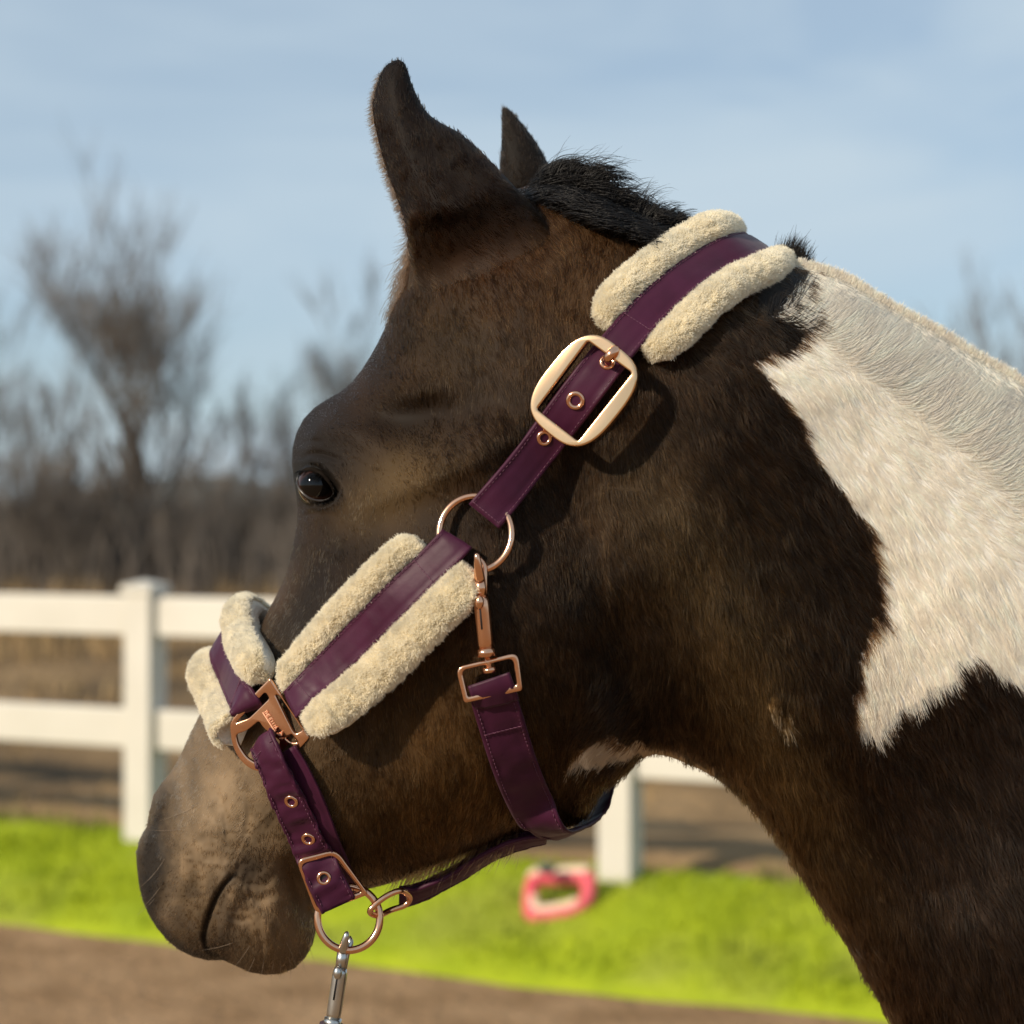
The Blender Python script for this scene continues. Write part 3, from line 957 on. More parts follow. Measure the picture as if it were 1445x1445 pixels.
def coat_rgb(px, py):
    px, py = np.asarray(px, float), np.asarray(py, float)
    base = np.array([0.026, 0.0125, 0.0055])
    c = np.tile(base, px.shape + (1,)).astype(float)

    def z(cx, cy, rx, ry, ang, col, w=1.0):
        nonlocal c
        k = g_bump(px, py, cx, cy, rx, ry, ang, w)[..., None]
        c = c * (1 - k) + np.array(col) * k

    z(600, 1060, 190, 140, 20, (0.085, 0.045, 0.016), .9)
    z(560, 1150, 120, 80, 10, (0.075, 0.04, 0.015), .8)
    z(545, 690, 95, 50, -35, (0.105, 0.064, 0.026), .9)
    z(830, 390, 130, 90, 20, (0.080, 0.042, 0.018), .9)
    z(660, 330, 110, 80, 40, (0.055, 0.023, 0.011), .8)
    z(620, 480, 90, 90, 0, (0.042, 0.024, 0.010), .8)
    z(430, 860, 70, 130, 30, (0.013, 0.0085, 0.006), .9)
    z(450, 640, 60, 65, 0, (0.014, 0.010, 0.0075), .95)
    z(596, 586, 80, 36, -14, (0.013, 0.008, 0.005), .85)  # brow shadow painted into the coat of the hollow above the eye
    z(1000, 830, 230, 160, 60, (0.042, 0.025, 0.011), .7)
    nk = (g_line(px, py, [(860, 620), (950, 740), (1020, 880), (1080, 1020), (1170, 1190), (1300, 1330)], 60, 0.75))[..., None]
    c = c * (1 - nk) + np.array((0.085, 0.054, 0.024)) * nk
    z(890, 1000, 80, 120, 0, (0.016, 0.010, 0.006), .8)
    z(1120, 430, 40, 55, 0, (0.010, 0.008, 0.006), .85)
    z(1400, 1250, 160, 240, 0, (0.040, 0.025, 0.016), .8)
    z(390, 840, 22, 60, 30, (0.085, 0.045, 0.02), .7)
    z(300, 1140, 115, 165, 10, (0.27, 0.188, 0.112), .95)
    z(300, 1150, 95, 140, 10, (0.27, 0.19, 0.116), .85)
    z(390, 1290, 75, 85, 0, (0.255, 0.175, 0.104), .95)
    z(420, 1130, 50, 80, 0, (0.12, 0.07, 0.03), .5)
    z(350, 1226, 34, 30, 0, (0.060, 0.046, 0.036), .85)
    z(300, 1335, 26, 20, 0, (0.085, 0.062, 0.045), .7)
    mz = g_bump(px, py, 310, 1220, 130, 170, 0, 1.0)[..., None]
    c = c * (1 + mz * (0.55 * NA(px / 13, py / 19) + 0.3 * NB(px / 6, py / 8) - 0.45)[..., None])
    gz = g_bump(px, py, 300, 1300, 70, 60, 0, 1.0) * (NB(px / 15 + 4, py / 15) > .5)
    c = c * (1 - 0.35 * gz[..., None]) + np.array((0.09, 0.075, 0.065)) * 0.35 * gz[..., None]
    jx, jy = 7 * (NA(px / 5 + 2, py / 8) - .5), 8 * (NB(px / 6, py / 7 + 4) - .5)
    dn = nostril(px + jx, py + jy)[..., None]
    c = c * (1 - 0.9 * dn) + np.array((0.021, 0.0185, 0.017)) * dn
    k = (g_line(px, py, [(206, 1240), (212, 1285), (228, 1314), (262, 1344), (292, 1352)], 10, 0.9, False))[..., None]
    c = c * (1 - k) + np.array((0.030, 0.026, 0.024)) * k
    k = (g_line(px, py, [(332, 1234), (318, 1246), (305, 1266), (295, 1292), (288, 1322), (296, 1344), (316, 1354)], 5, 0.95, False))[..., None]
    c = c * (1 - k) + np.array((0.02, 0.016, 0.014)) * k
    fl = in_poly([(1082, 985), (1112, 990), (1120, 1040), (1100, 1034), (1088, 1010)], px, py) & (NB(px / 2.5, py / 9) > 0.62)
    c[fl] = np.array((0.55, 0.47, 0.36))
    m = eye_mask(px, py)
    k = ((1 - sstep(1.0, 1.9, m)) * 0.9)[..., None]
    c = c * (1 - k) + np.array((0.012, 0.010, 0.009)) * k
    c = c * (0.72 + 0.56 * NA(px / 23, py / 37))[..., None]
    for poly, col in ((WHITE, (0.945, 0.89, 0.80)), (THROAT, (0.60, 0.50, 0.38)), (BLAZE, (0.70, 0.64, 0.58))):
        a = np.array(poly)
        jx, jy = 14 * (NA(px / 16 + 9, py / 30) - .5), 22 * (NB(px / 12, py / 30 + 4) - .5)
        s = 1.0 if poly in (WHITE, THROAT) else 0.15
        ins = in_poly(poly, px + jx * s, py + jy * s)
        c[ins] = np.array(col)
    return c


def ear_skin(px, py):
    w = ear_w(px, py)[:, None]
    return np.array((0.010, 0.005, 0.003)) * (1 - w) + coat_rgb(px, py) * w


def coat_mesh(parts, name):
    Vs, Fs, Cs, n0 = [], [], [], 0
    for r, tint in parts:
        V, Fc, pxy = r.mesh()
        Vs.append(V); Fs.append(Fc + n0); n0 += len(V)
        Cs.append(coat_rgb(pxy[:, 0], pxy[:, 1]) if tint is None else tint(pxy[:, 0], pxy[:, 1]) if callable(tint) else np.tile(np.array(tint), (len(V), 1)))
    V, Fc, Cc = np.vstack(Vs), np.vstack(Fs), np.vstack(Cs)
    Cc = Cc * np.where(Cc[:, :1] > 0.4, 0.95, 0.62)
    me = bpy.data.meshes.new(name)
    me.vertices.add(len(V)); me.vertices.foreach_set('co', V.ravel())
    me.loops.add(Fc.size); me.loops.foreach_set('vertex_index', Fc.ravel().astype(np.int32))
    me.polygons.add(len(Fc)); me.polygons.foreach_set('loop_start', np.arange(len(Fc), dtype=np.int32) * 4)
    me.polygons.foreach_set('use_smooth', [True] * len(Fc))
    me.update(calc_edges=True)
    at_ = me.attributes.new('coat', 'FLOAT_COLOR', 'POINT')
    at_.data.foreach_set('color', np.hstack([Cc, np.ones((len(Cc), 1))]).ravel())
    return me


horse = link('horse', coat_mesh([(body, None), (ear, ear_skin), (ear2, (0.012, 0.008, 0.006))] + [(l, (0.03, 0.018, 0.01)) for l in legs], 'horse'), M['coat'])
tag(horse, 'dark brown and white patched horse wearing a plum halter, head turned in profile', 'horse')

# eye
m_eye, n_, l_, b_ = new_mat('eye_wet')
tc = n_.new('ShaderNodeTexCoord'); gr = n_.new('ShaderNodeTexGradient'); gr.gradient_type = 'SPHERICAL'
mp = n_.new('ShaderNodeMapping'); mp.inputs['Scale'].default_value = (70, 70, 110); mp.inputs['Location'].default_value = (0, 0.9, 0)
l_.new(tc.outputs['Object'], mp.inputs['Vector']); l_.new(mp.outputs[0], gr.inputs[0])
rp = n_.new('ShaderNodeValToRGB')
rp.color_ramp.elements[0].position = 0.0; rp.color_ramp.elements[0].color = (0.035, 0.010, 0.003, 1)
rp.color_ramp.elements[1].position = 0.25; rp.color_ramp.elements[1].color = (0.002, 0.0015, 0.0015, 1)
l_.new(gr.outputs[0], rp.inputs[0]); l_.new(rp.outputs[0], b_.inputs['Base Color'])
b_.inputs['Roughness'].default_value = 0.03
b_.inputs['Specular IOR Level'].default_value = 0.35
eye = MB().ball((0, 0, 0), eyeR, 40).build('eye', m_eye, None, loc=tuple(ecen))
eye.parent = horse
def lid_tube(t0, t1, m, r, name, mat, over):
    t = np.radians(np.linspace(t0, t1, 26))
    c_, s_n = math.cos(math.radians(28)), math.sin(math.radians(28))
    a_ = 28.0 * np.cos(t) * m
    b2 = np.where(np.sin(t) < 0, 17.5 - 0.15 * a_, 21.0) * np.sin(t) * m
    x, y = 446 + a_ * c_ - b2 * s_n, 684 + a_ * s_n + b2 * c_
    rr = np.hypot(x - EYE_X, y - 685) * float(ecen[1]) / FPX
    Yl = ecen[1] - np.sqrt(np.maximum((eyeR * over) ** 2 - rr ** 2, 2e-6))
    k = np.sin(np.linspace(0.15, math.pi - 0.15, 26))
    return MB().tube(at(x, y, Yl), r * (0.35 + 0.65 * k), 8).build(name, mat, horse)


lid_tube(-5, 178, 1.0, 0.0009, 'eyelid', noise_mat('wet_lid', (0.022, 0.018, 0.017), (0.05, 0.043, 0.04), 200, 0.28), 1.05)
lid_tube(182, 352, 0.98, 0.0017, 'eyelid', noise_mat('upper_lid', (0.008, 0.006, 0.005), (0.014, 0.011, 0.009), 200, 0.5, spec=0.0), 1.05)


# ------------------------------------------------------------------ hair
def hair_obj(name, P, rad, col, mat, parent, label=None):
    n, k = P.shape[:2]
    hc = bpy.data.hair_curves.new(name)
    hc.add_curves([k] * n)
    hc.attributes['position'].data.foreach_set('vector', P.astype(np.float32).ravel())
    r = np.broadcast_to(np.asarray(rad, np.float32), (n, k)) if np.ndim(rad) < 2 or np.shape(rad) != (n, k) else rad
    ra = hc.attributes.get('radius') or hc.attributes.new('radius', 'FLOAT', 'POINT')
    ra.data.foreach_set('value', np.ascontiguousarray(r, np.float32).ravel())
    ca = hc.attributes.new('tint', 'FLOAT_COLOR', 'CURVE')
    ca.data.foreach_set('color', np.hstack([col, np.ones((n, 1))]).astype(np.float32).ravel())
    o = link(name, hc, mat, parent)
    o['kind'] = 'stuff'
    return o


FLOW = [  # x, y, direction in the picture, length px
    (300, 1100, -0.5, 1, 9), (250, 1230, -0.4, 1, 8), (390, 1300, -0.2, 1, 9), (350, 1180, -0.6, 1, 9), (430, 900, -0.45, 1, 9), (430, 650, 0.5, 0.6, 6), (520, 700, 0.1, 1, 9),
    (500, 580, 0.6, 0.7, 9), (600, 480, 0.35, 1, 13), (570, 400, 0.1, 1, 16), (700, 600, 0.25, 1, 15), (560, 880, -0.1, 1, 11), (600, 1050, 0.12, 1, 15), (560, 1200, 0.25, 1, 17),
    (700, 1150, -0.2, 1, 24), (720, 800, 0.25, 1, 17), (750, 980, 0.2, 1, 18), (830, 400, -0.15, 1, 17), (760, 330, 0.5, 0.8, 18), (900, 360, -0.1, 1, 16), (870, 620, 0.3, 1, 22),
    (900, 850, 0.35, 1, 24), (860, 1040, -0.7, 0.7, 22), (1000, 600, 0.55, 1, 25), (1050, 470, 0.75, 0.8, 24), (1130, 440, 0.9, 0.5, 24), (1050, 850, 0.35, 1, 26), (1000, 1040, 0.25, 1, 26),
    (1180, 560, 0.7, 1, 28), (1300, 620, 0.95, 0.75, 26), (1400, 700, 1, 0.7, 26), (1250, 760, 0.55, 1, 30), (1350, 850, 0.6, 1, 30), (1200, 980, 0.25, 1, 30), (1100, 1180, 0.25, 1, 28),
    (1400, 1050, 0.5, 1, 30), (1430, 1250, 0.5, 1, 34), (1250, 1250, 0.3, 1, 30), (1250, 1420, 0.25, 1, 28), (1450, 1440, 0.35, 1, 30), (1200, 460, 0.95, 0.45, 24)]


def fur(rel, n, box, flow, lift=0.16, lenmul=1.0, colmul=1.0, tintf=None, seed=1, clump=0.35, keepf=None):
    r = np.random.default_rng(seed)
    x0, x1, y0, y1 = box
    px = r.uniform(x0, x1, n); py = r.uniform(y0, y1, n)
    ok = rel.interp(rel.inside.astype(float), px, py) > 0.45
    if keepf is not None:
        ok &= keepf(px, py)
    px, py = px[ok], py[ok]
    p, tx, ty, N = rel.frame(px, py, 3.0)
    area = np.linalg.norm(np.cross(tx, ty), axis=1) / (1.0 / FPX * p[:, 1]) ** 2
    ok = r.random(len(px)) < np.clip(area, 1, 3.2) / 3.2 * 1.6
    px, py, p, tx, ty, N = px[ok], py[ok], p[ok], tx[ok], ty[ok], N[ok]
    v = flow(px, py)
    cal = np.where((tintf(px, py) if tintf else coat_rgb(px, py))[:, 0] > 0.3, 0.5, 1.0)
    ang = np.arctan2(v[:, 1], v[:, 0]) + cal * 0.5 * (NA(px / 34, py / 34) - .5) + cal * 0.32 * (NB(px / 9, py / 9) - .5) + r.normal(0, 0.10, len(px))
    L = v[:, 2] * lenmul * r.uniform(0.55, 1.25, len(px))
    T = unit(tx * np.cos(ang)[:, None] + ty * np.sin(ang)[:, None])
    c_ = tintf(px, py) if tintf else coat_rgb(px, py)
    Lm = (L / FPX * p[:, 1])[:, None]
    S = unit(np.cross(T, N))
    side = (NC(px / 6, py / 6) - .5)[:, None] * clump * 2 + r.normal(0, .05, (len(px), 1))
    pale = (c_[:, 0] > 0.3)[:, None]
    lf = lift * np.where(pale, 0.6, 1) * (0.5 + r.random((len(px), 1))) + np.where(pale, 0.06, 0.20) * (NB(px / 8 + 5, py / 14) - .45)[:, None]
    k = 5
    s = np.linspace(0, 1, k)
    P = np.stack([p - N * 0.0004 + Lm * (T * t + N * (lf * (t - 0.55 * t * t) * 1.6) + S * side * t * t * 0.5) for t in s], 1)
    c = c_
    br = (0.45 + 1.15 * NC(px / 5 + 3, py / 9) ** 1.6) * r.uniform(0.55, 1.4, len(px))
    dark = c.mean(1) < 0.3
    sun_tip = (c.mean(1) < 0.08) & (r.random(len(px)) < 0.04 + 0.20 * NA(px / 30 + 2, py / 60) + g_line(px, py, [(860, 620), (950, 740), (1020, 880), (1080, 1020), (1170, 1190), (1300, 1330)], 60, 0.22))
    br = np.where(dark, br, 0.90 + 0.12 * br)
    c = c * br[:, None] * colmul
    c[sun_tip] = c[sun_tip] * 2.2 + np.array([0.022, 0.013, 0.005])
    return P, np.clip(c, 0.002, 0.95)


prof = np.array([1.0, 0.95, 0.8, 0.55, 0.15])
flow_f = lambda px, py: idw(FLOW, px, py, 3.2)
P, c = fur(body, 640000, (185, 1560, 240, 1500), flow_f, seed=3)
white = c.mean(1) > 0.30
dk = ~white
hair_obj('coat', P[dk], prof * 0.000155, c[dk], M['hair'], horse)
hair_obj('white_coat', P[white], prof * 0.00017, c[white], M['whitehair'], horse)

EARFLOW = [(560, 110, 0.0, -1, 9), (545, 200, -0.3, -1, 11), (600, 220, -0.5, -1, 12), (680, 270, -0.8, -0.75, 13), (620, 330, -0.5, -1, 13), (700, 370, -0.9, -0.5, 14), (740, 300, -.9, -.6, 13)]
def ear_tint(px, py):
    w = ear_w(px, py)[:, None]
    return np.array([0.012, 0.0055, 0.003]) * (0.35 + 0.75 * sstep(90, 330, py))[:, None] * (0.7 + 0.6 * NA(px / 20, py / 20))[:, None] * (1 - w) + coat_rgb(px, py) * w


P, c = fur(ear, 52000, (520, 790, 80, 460), lambda px, py: idw(EARFLOW, px, py), seed=5, tintf=ear_tint, keepf=lambda px, py: ear_w(px, py) < 0.97)
hair_obj('ear_hair', P, prof * 0.00014, c, M['hair'], horse)
P, c = fur(ear2, 9000, (700, 795, 148, 310), lambda px, py: np.stack([px * 0 - 0.2, px * 0 - 1, px * 0 + 9], 1), seed=6,
           tintf=lambda px, py: np.tile(np.array([0.017, 0.011, 0.008]), (len(px), 1)))
hair_obj('ear_hair', P, prof * 0.00014, c, M['hair'], horse)


def px_hairs(paths, Yfun, lift, name, rad, col, mat, parent):
    """hairs given as picture polylines (n,k,2) lying over the surface; lift (n,k) metres toward the camera"""
    Y = Yfun(paths[..., 0], paths[..., 1]) - lift
    return hair_obj(name, at(paths[..., 0], paths[..., 1], Y), rad, col, mat, parent)


# white mane: short, swept up along the crest
n = 26000
t = rng.uniform(-0.02, 1.12, n)
crest = np.array([(1125, 372), (1160, 380), (1200, 396), (1246, 425), (1277, 442), (1323, 466), (1370, 496), (1416, 522), (1443, 540), (1520, 608), (1600, 690)], float)
cr = spline(crest, 400)
ci = np.clip((t * 330).astype(int), 0, 399)
cp = cr[ci]
dpt = (1 - np.sqrt(1 - rng.random(n) * 0.995)) * (90 + 85 * np.clip(t, 0, 1))
inn = unit(np.array([-0.45, 1.0]))
root = cp + inn * dpt[:, None] + rng.normal(0, 2, (n, 2))
L = np.minimum((26 + 45 * rng.random(n)) * (0.6 + 0.4 * np.clip(t * 3, 0, 1)), dpt * 0.8 + 6 + 5 * rng.random(n))
wv = (NA(root[:, 0] / 17, root[:, 1] / 60) - .5) * 0.55 + rng.normal(0, .1, n)
a0 = math.radians(12) + wv * 0.8 + 0 * t
a1 = math.radians(-60) + wv
edge = 1 - np.clip(dpt / 80, 0, 1)
a0 = a0 * (1 - edge) + math.radians(-50) * edge
k = 7
pth = np.zeros((n, k, 2)); pth[:, 0] = root
for i in range(1, k):
    a = a0 + (a1 - a0) * (i - 0.5) / (k - 1)
    pth[:, i] = pth[:, i - 1] + (L / (k - 1))[:, None] * np.stack([np.cos(a), np.sin(a)], 1)
s = np.linspace(0, 1, k)
wc = np.array([0.945, 0.89, 0.80]) * (0.80 + 0.22 * NC(root[:, 0] / 6, root[:, 1] / 20) + 0.15 * rng.random(n))[:, None]
lift = np.tile(0.0005 + 0.0026 * s * (1 - 0.4 * s), (n, 1)) * rng.uniform(.5, 1.3, (n, 1))
px_hairs(pth, lambda a, b: np.minimum(body.Y(a, b), body.ymid(a, b) - 0.018), lift, 'white_mane', np.array([1, 1, .95, .85, .7, .5, .15]) * 0.00021, np.clip(wc, 0, 0.95), M['whitehair'], horse)


def strands(roots, ang0, ang1, L, jit, k=7):
    n = len(roots)
    pth = np.zeros((n, k, 2)); pth[:, 0] = roots
    for i in range(1, k):
        a = ang0 + (ang1 - ang0) * (i - 0.5) / (k - 1) + rng.normal(0, jit, n)
        pth[:, i] = pth[:, i - 1] + (L / (k - 1))[:, None] * np.stack([np.cos(a), np.sin(a)], 1)
    return pth


# dark mane over the poll, between the ears and the crown pad
D = math.radians
n = 5200
u = rng.random(n)
w = rng.random(n)
low = spline([(742, 276), (764, 288), (830, 320), (890, 338), (935, 350)], 200)[(u * 199).astype(int)]
high = spline([(752, 258), (775, 250), (832, 256), (890, 298), (955, 318)], 200)[(u * 199).astype(int)]
roots = low * (1 - w)[:, None] + high * w[:, None] + rng.normal(0, 3, (n, 2))
lock = NA(roots[:, 0] / 9, roots[:, 1] / 40)
lock2 = NB(roots[:, 0] / 22 + 7, roots[:, 1] / 60)
swept = strands(roots, D(-52) + (lock - .5) * 1.3 - 0.3 * w, D(30) + (lock2 - .5) * 1.6, (20 + 60 * rng.random(n) ** 1.5) * (1.15 - 0.6 * u), 0.05)
lf = (0.002 + 0.010 * np.sin(np.linspace(0, 1, 7) * 2.6))[None] * (0.3 + 1.3 * lock[:, None]) * rng.uniform(.5, 1.4, (n, 1))
taper = np.array([1, 1, 1, .9, .8, .6, .2])
px_hairs(swept, lambda a, b: np.minimum(body.Y(a, b), body.ymid(a, b) - 0.012), lf, 'mane', taper * 0.00018, np.array([0.009, 0.008, 0.008]) * rng.uniform(.5, 2.2, (n, 1)), M['mane'], horse)
n = 3600
u = rng.random(n)
roots = spline([(768, 256), (800, 252), (838, 266), (880, 296), (930, 316), (968, 330)], 300)[(u * 299).astype(int)] + rng.normal(0, 5, (n, 2))
topl = np.interp(roots[:, 0], [765, 780, 800, 815, 838, 846, 855, 868, 900, 935, 975], [232, 224, 220, 234, 232, 240, 262, 268, 286, 294, 302])
lk_ = NA(roots[:, 0] / 7 + 3, roots[:, 0] * 0)
L = np.maximum(roots[:, 1] - topl, 5) * (0.3 + 0.6 * lk_ + 0.4 * rng.random(n) ** 2) + 5
up = strands(roots, D(-78) + (lk_ - .5) * 0.9 + rng.normal(0, .15, n), D(-40) + (NB(roots[:, 0] / 12, roots[:, 0] * 0) - .5) * 1.8, L, 0.07)
lf = 0.05 * (rng.random((n, 1)) - 0.4) + 0 * up[..., 0]
px_hairs(up, y_mid, lf, 'mane', taper * 0.00018, np.array([0.009, 0.008, 0.008]) * rng.uniform(.5, 2.0, (n, 1)), M['mane'], horse)
n = 260
u = rng.random(n)
roots = spline([(770, 262), (832, 262), (870, 290), (920, 312)], 100)[(u * 99).astype(int)] + rng.normal(0, 6, (n, 2))
fly = strands(roots, D(-70) + rng.normal(0, .4, n), D(10) + rng.normal(0, .5, n), 35 + 50 * rng.random(n) * (1 - .5 * u), 0.1)
px_hairs(fly, lambda a, b: body.ymid(a, b) - 0.02, 0.02 * (rng.random((n, 1)) - .5), 'mane', taper * 0.00012, np.array([0.012, 0.010, 0.009]) * rng.uniform(.5, 2.0, (n, 1)), M['mane'], horse)
# dark tuft behind the crown pad
n = 2600
u = rng.random(n)
roots = spline([(1085, 440), (1110, 420), (1125, 400), (1108, 380)], 100)[(u * 99).astype(int)] + rng.normal(0, 8, (n, 2))
tu = strands(roots, D(-95) + rng.normal(0, .2, n), D(-62) + rng.normal(0, .2, n), 22 + 30 * rng.random(n), 0.05)
px_hairs(tu, body.Y, 0.003 * np.linspace(0.2, 1, 7)[None] * rng.uniform(.4, 1.5, (n, 1)), 'mane', taper * 0.00016, np.array([0.012, 0.010, 0.009]) * rng.uniform(.6, 2.2, (n, 1)), M['mane'], horse)
# forelock wisps and hairs along the ear opening
n = 900
u = rng.random(n)
roots = spline([(600, 318), (588, 345), (578, 372), (570, 405), (556, 440)], 100)[(u * 99).astype(int)] + rng.normal(0, 6, (n, 2))
fw = strands(roots, D(120) + rng.normal(0, .2, n), D(150 - 0) - u * 0.7 + rng.normal(0, .25, n), 14 + 34 * rng.random(n) * (1 - 0.5 * u), 0.08)
px_hairs(fw, lambda a, b: body.ymid(a, b) - 0.012, np.zeros((n, 1)) + 0.01 * (rng.random((n, 1)) - .5), 'forelock', taper * 0.00014,
         np.array([0.07, 0.04, 0.024]) * rng.uniform(.5, 1.8, (n, 1)), M['hair'], horse)
n = 2200
u = rng.random(n)
er = spline([(540, 100), (531, 126), (527, 155), (534, 195), (544, 232), (556, 265), (567, 295), (578, 330)], 100)[(u * 99).astype(int)] + rng.normal(1.5, 2, (n, 2))
ew = strands(er, D(125) + rng.normal(0, .25, n), D(165) + rng.normal(0, .3, n), 5 + 9 * rng.random(n), 0.05)
px_hairs(ew, lambda a, b: ear_mid(a, b), 0.004 * (rng.random((n, 1)) - .5), 'ear_hair', taper * 0.0001, np.array([0.05, 0.032, 0.022]) * rng.uniform(.5, 2, (n, 1)), M['hair'], horse)
n = 60
t = rng.random(n)
lr = np.stack([424 + 34 * t, 664 - 3 * np.sin(t * 3) + 8 * t], 1)
la = strands(lr, D(170) - t * 0.5 + rng.normal(0, .15, n), D(125) + rng.normal(0, .2, n), 8 + 8 * rng.random(n), 0.03)
px_hairs(la, lambda a, b: np.full(np.shape(a), ecen[1] - eyeR * 0.95), (np.linspace(0, 1, 7) * 0.004)[None] + np.zeros((n, 1)), 'eyelash', taper * 0.00012, np.tile(np.array([[0.006, 0.005, 0.004]]), (n, 1)), M['mane'], horse)
# whiskers and long jaw hairs
wh = [((224, 1225), 128, 42), ((232, 1212), 120, 38), ((226, 1252), 125, 45), ((218, 1268), 130, 34), ((330, 1330), 160, 46), ((360, 1350), 110, 30), ((372, 1355), 95, 30), ((386, 1352), 92, 34),
      ((396, 1360), 88, 28), ((352, 1335), 120, 48), ((408, 1350), 80, 36), ((422, 1340), 70, 34), ((430, 1325), 60, 36), ((260, 1170), 172, 50), ((280, 1135), 150, 60), ((404, 1330), 62, 38)]
pp = np.zeros((len(wh), 7, 2))
for i, (r0, a, L) in enumerate(wh):
    pp[i] = strands(np.array([r0], float), D(a) + 0.0, D(a + 14), np.array([float(L)]), 0.01)[0]
px_hairs(pp, body.Y, (np.linspace(0, 1, 7) * 0.006)[None] + np.zeros((len(wh), 1)), 'whisker', taper * 0.00011, np.tile(np.array([[0.35, 0.28, 0.22]]), (len(wh), 1)), M['whitehair'], horse)
n = 700
u = rng.random(n)
jr = spline([(575, 1232), (640, 1208), (700, 1186), (738, 1170)], 100)[(u * 99).astype(int)] + rng.normal(0, 7, (n, 2)) + np.array([0, -10])
jw = strands(jr, D(105) + rng.normal(0, .15, n), D(125) + rng.normal(0, .2, n), 24 + 34 * rng.random(n), 0.05)
px_hairs(jw, lambda a, b: body.ymid(a, b) - 0.02, 0.02 * (rng.random((n, 1)) - .5), 'beard', taper * 0.00014, np.array([0.09, 0.055, 0.028]) * rng.uniform(.4, 2.2, (n, 1)), M['hair'], horse)

# ------------------------------------------------------------------ halter
def box_blur(A, r):
    for ax in (0, 1):
        c = np.cumsum(np.concatenate([np.zeros_like(np.take(A, [0], ax)), A], ax), ax)
        n = A.shape[ax]
        lo, hi = np.clip(np.arange(n) - r, 0, n), np.clip(np.arange(n) + r + 1, 0, n)
        A = (np.take(c, hi, ax) - np.take(c, lo, ax)) / (hi - lo).reshape((-1, 1) if ax == 0 else (1, -1))
    return A


ug = np.arange(150, 1500, 6.0)
UX, UY = np.meshgrid(ug, ug)
uf = body.Y(UX, UY)
um = ((UX > 0) & (body.interp(body.inside.astype(float), UX, UY) > 0.5)).astype(float)
w_ = box_blur(box_blur(um, 4), 4) + 1e-6
SMY = box_blur(box_blur(uf * um, 4), 4) / w_


def smY(px, py):
    jx = np.clip((np.asarray(px, float) - 150) / 6, 0, len(ug) - 1.001); jy = np.clip((np.asarray(py, float) - 150) / 6, 0, len(ug) - 1.001)
    ix, iy = jx.astype(int), jy.astype(int); fx, fy = jx - ix, jy - iy
    return SMY[iy, ix] * (1 - fx) * (1 - fy) + SMY[iy, ix + 1] * fx * (1 - fy) + SMY[iy + 1, ix] * (1 - fx) * fy + SMY[iy + 1, ix + 1] * fx * fy


def sm_normal(px, py, e=22.0):
    P = lambda a, b: at(a, b, smY(a, b))
    n = unit(np.cross(P(px + e, py) - P(px - e, py), P(px, py + e) - P(px, py - e)))
    return -n if n[1] > 0 else n


PXM = 1.24 / FPX          # metres per photograph pixel at the halter


def frames(ctrl, n):
    """ctrl rows: (px, py, off_mm) on the coat, or (px, py, None, Y, N) free; returns centre, normal, tangent, across"""
    P, N = [], []
    for c in ctrl:
        if c[2] is not None:
            nn = sm_normal(float(c[0]), float(c[1]))
            y = float(smY(c[0], c[1])) - c[2] * 0.001
            P.append(at(c[0], c[1], y)); N.append(nn)
        else:
            P.append(at(c[0], c[1], c[3])); N.append(unit(c[4]))
    X = spline(np.hstack([np.array(P), np.array(N) * 0.02]), n)
    C = X[:, :3]
    T = unit(np.gradient(C, axis=0))
    Nn = unit(X[:, 3:])
    Nn = unit(Nn - T * (Nn * T).sum(1, keepdims=True))
    return C, Nn, T, np.cross(T, Nn)


def sweep(fr, prof, wscale=None, hscale=None, wob=None):
    """prof (m,2): across, outward in metres, closed section"""
    C, N, T, A = fr
    n, m = len(C), len(prof)
    ws = np.ones(n) if wscale is None else wscale
    hs = np.ones(n) if hscale is None else hscale
    V = C[:, None] + A[:, None] * (prof[None, :, 0:1] * ws[:, None, None]) + N[:, None] * (prof[None, :, 1:2] * hs[:, None, None])
    if wob is not None:
        V = V + N[:, None] * wob[:, :, None]
    f = [(i * m + k, i * m + (k + 1) % m, (i + 1) * m + (k + 1) % m, (i + 1) * m + k) for i in range(n - 1) for k in range(m)]
    f += [tuple(range(m))[::-1], tuple((n - 1) * m + k for k in range(m))]
    return V.reshape(-1, 3), f


def strap_prof(w, t, dome=0.0004):
    a = np.array([-1, -.985, -.93, -.84, -.78, -.5, -.2, .2, .5, .78, .84, .93, .985, 1, .9, 0, -.9])
    h = np.array([.35, .75, 1, 1.0, .86, 1, 1, 1, 1, .86, 1.0, 1, .75, .35, 0, 0, 0])
    top = np.zeros(17); top[5:9] = dome
    return np.stack([a * w / 2, h * t + top], 1)


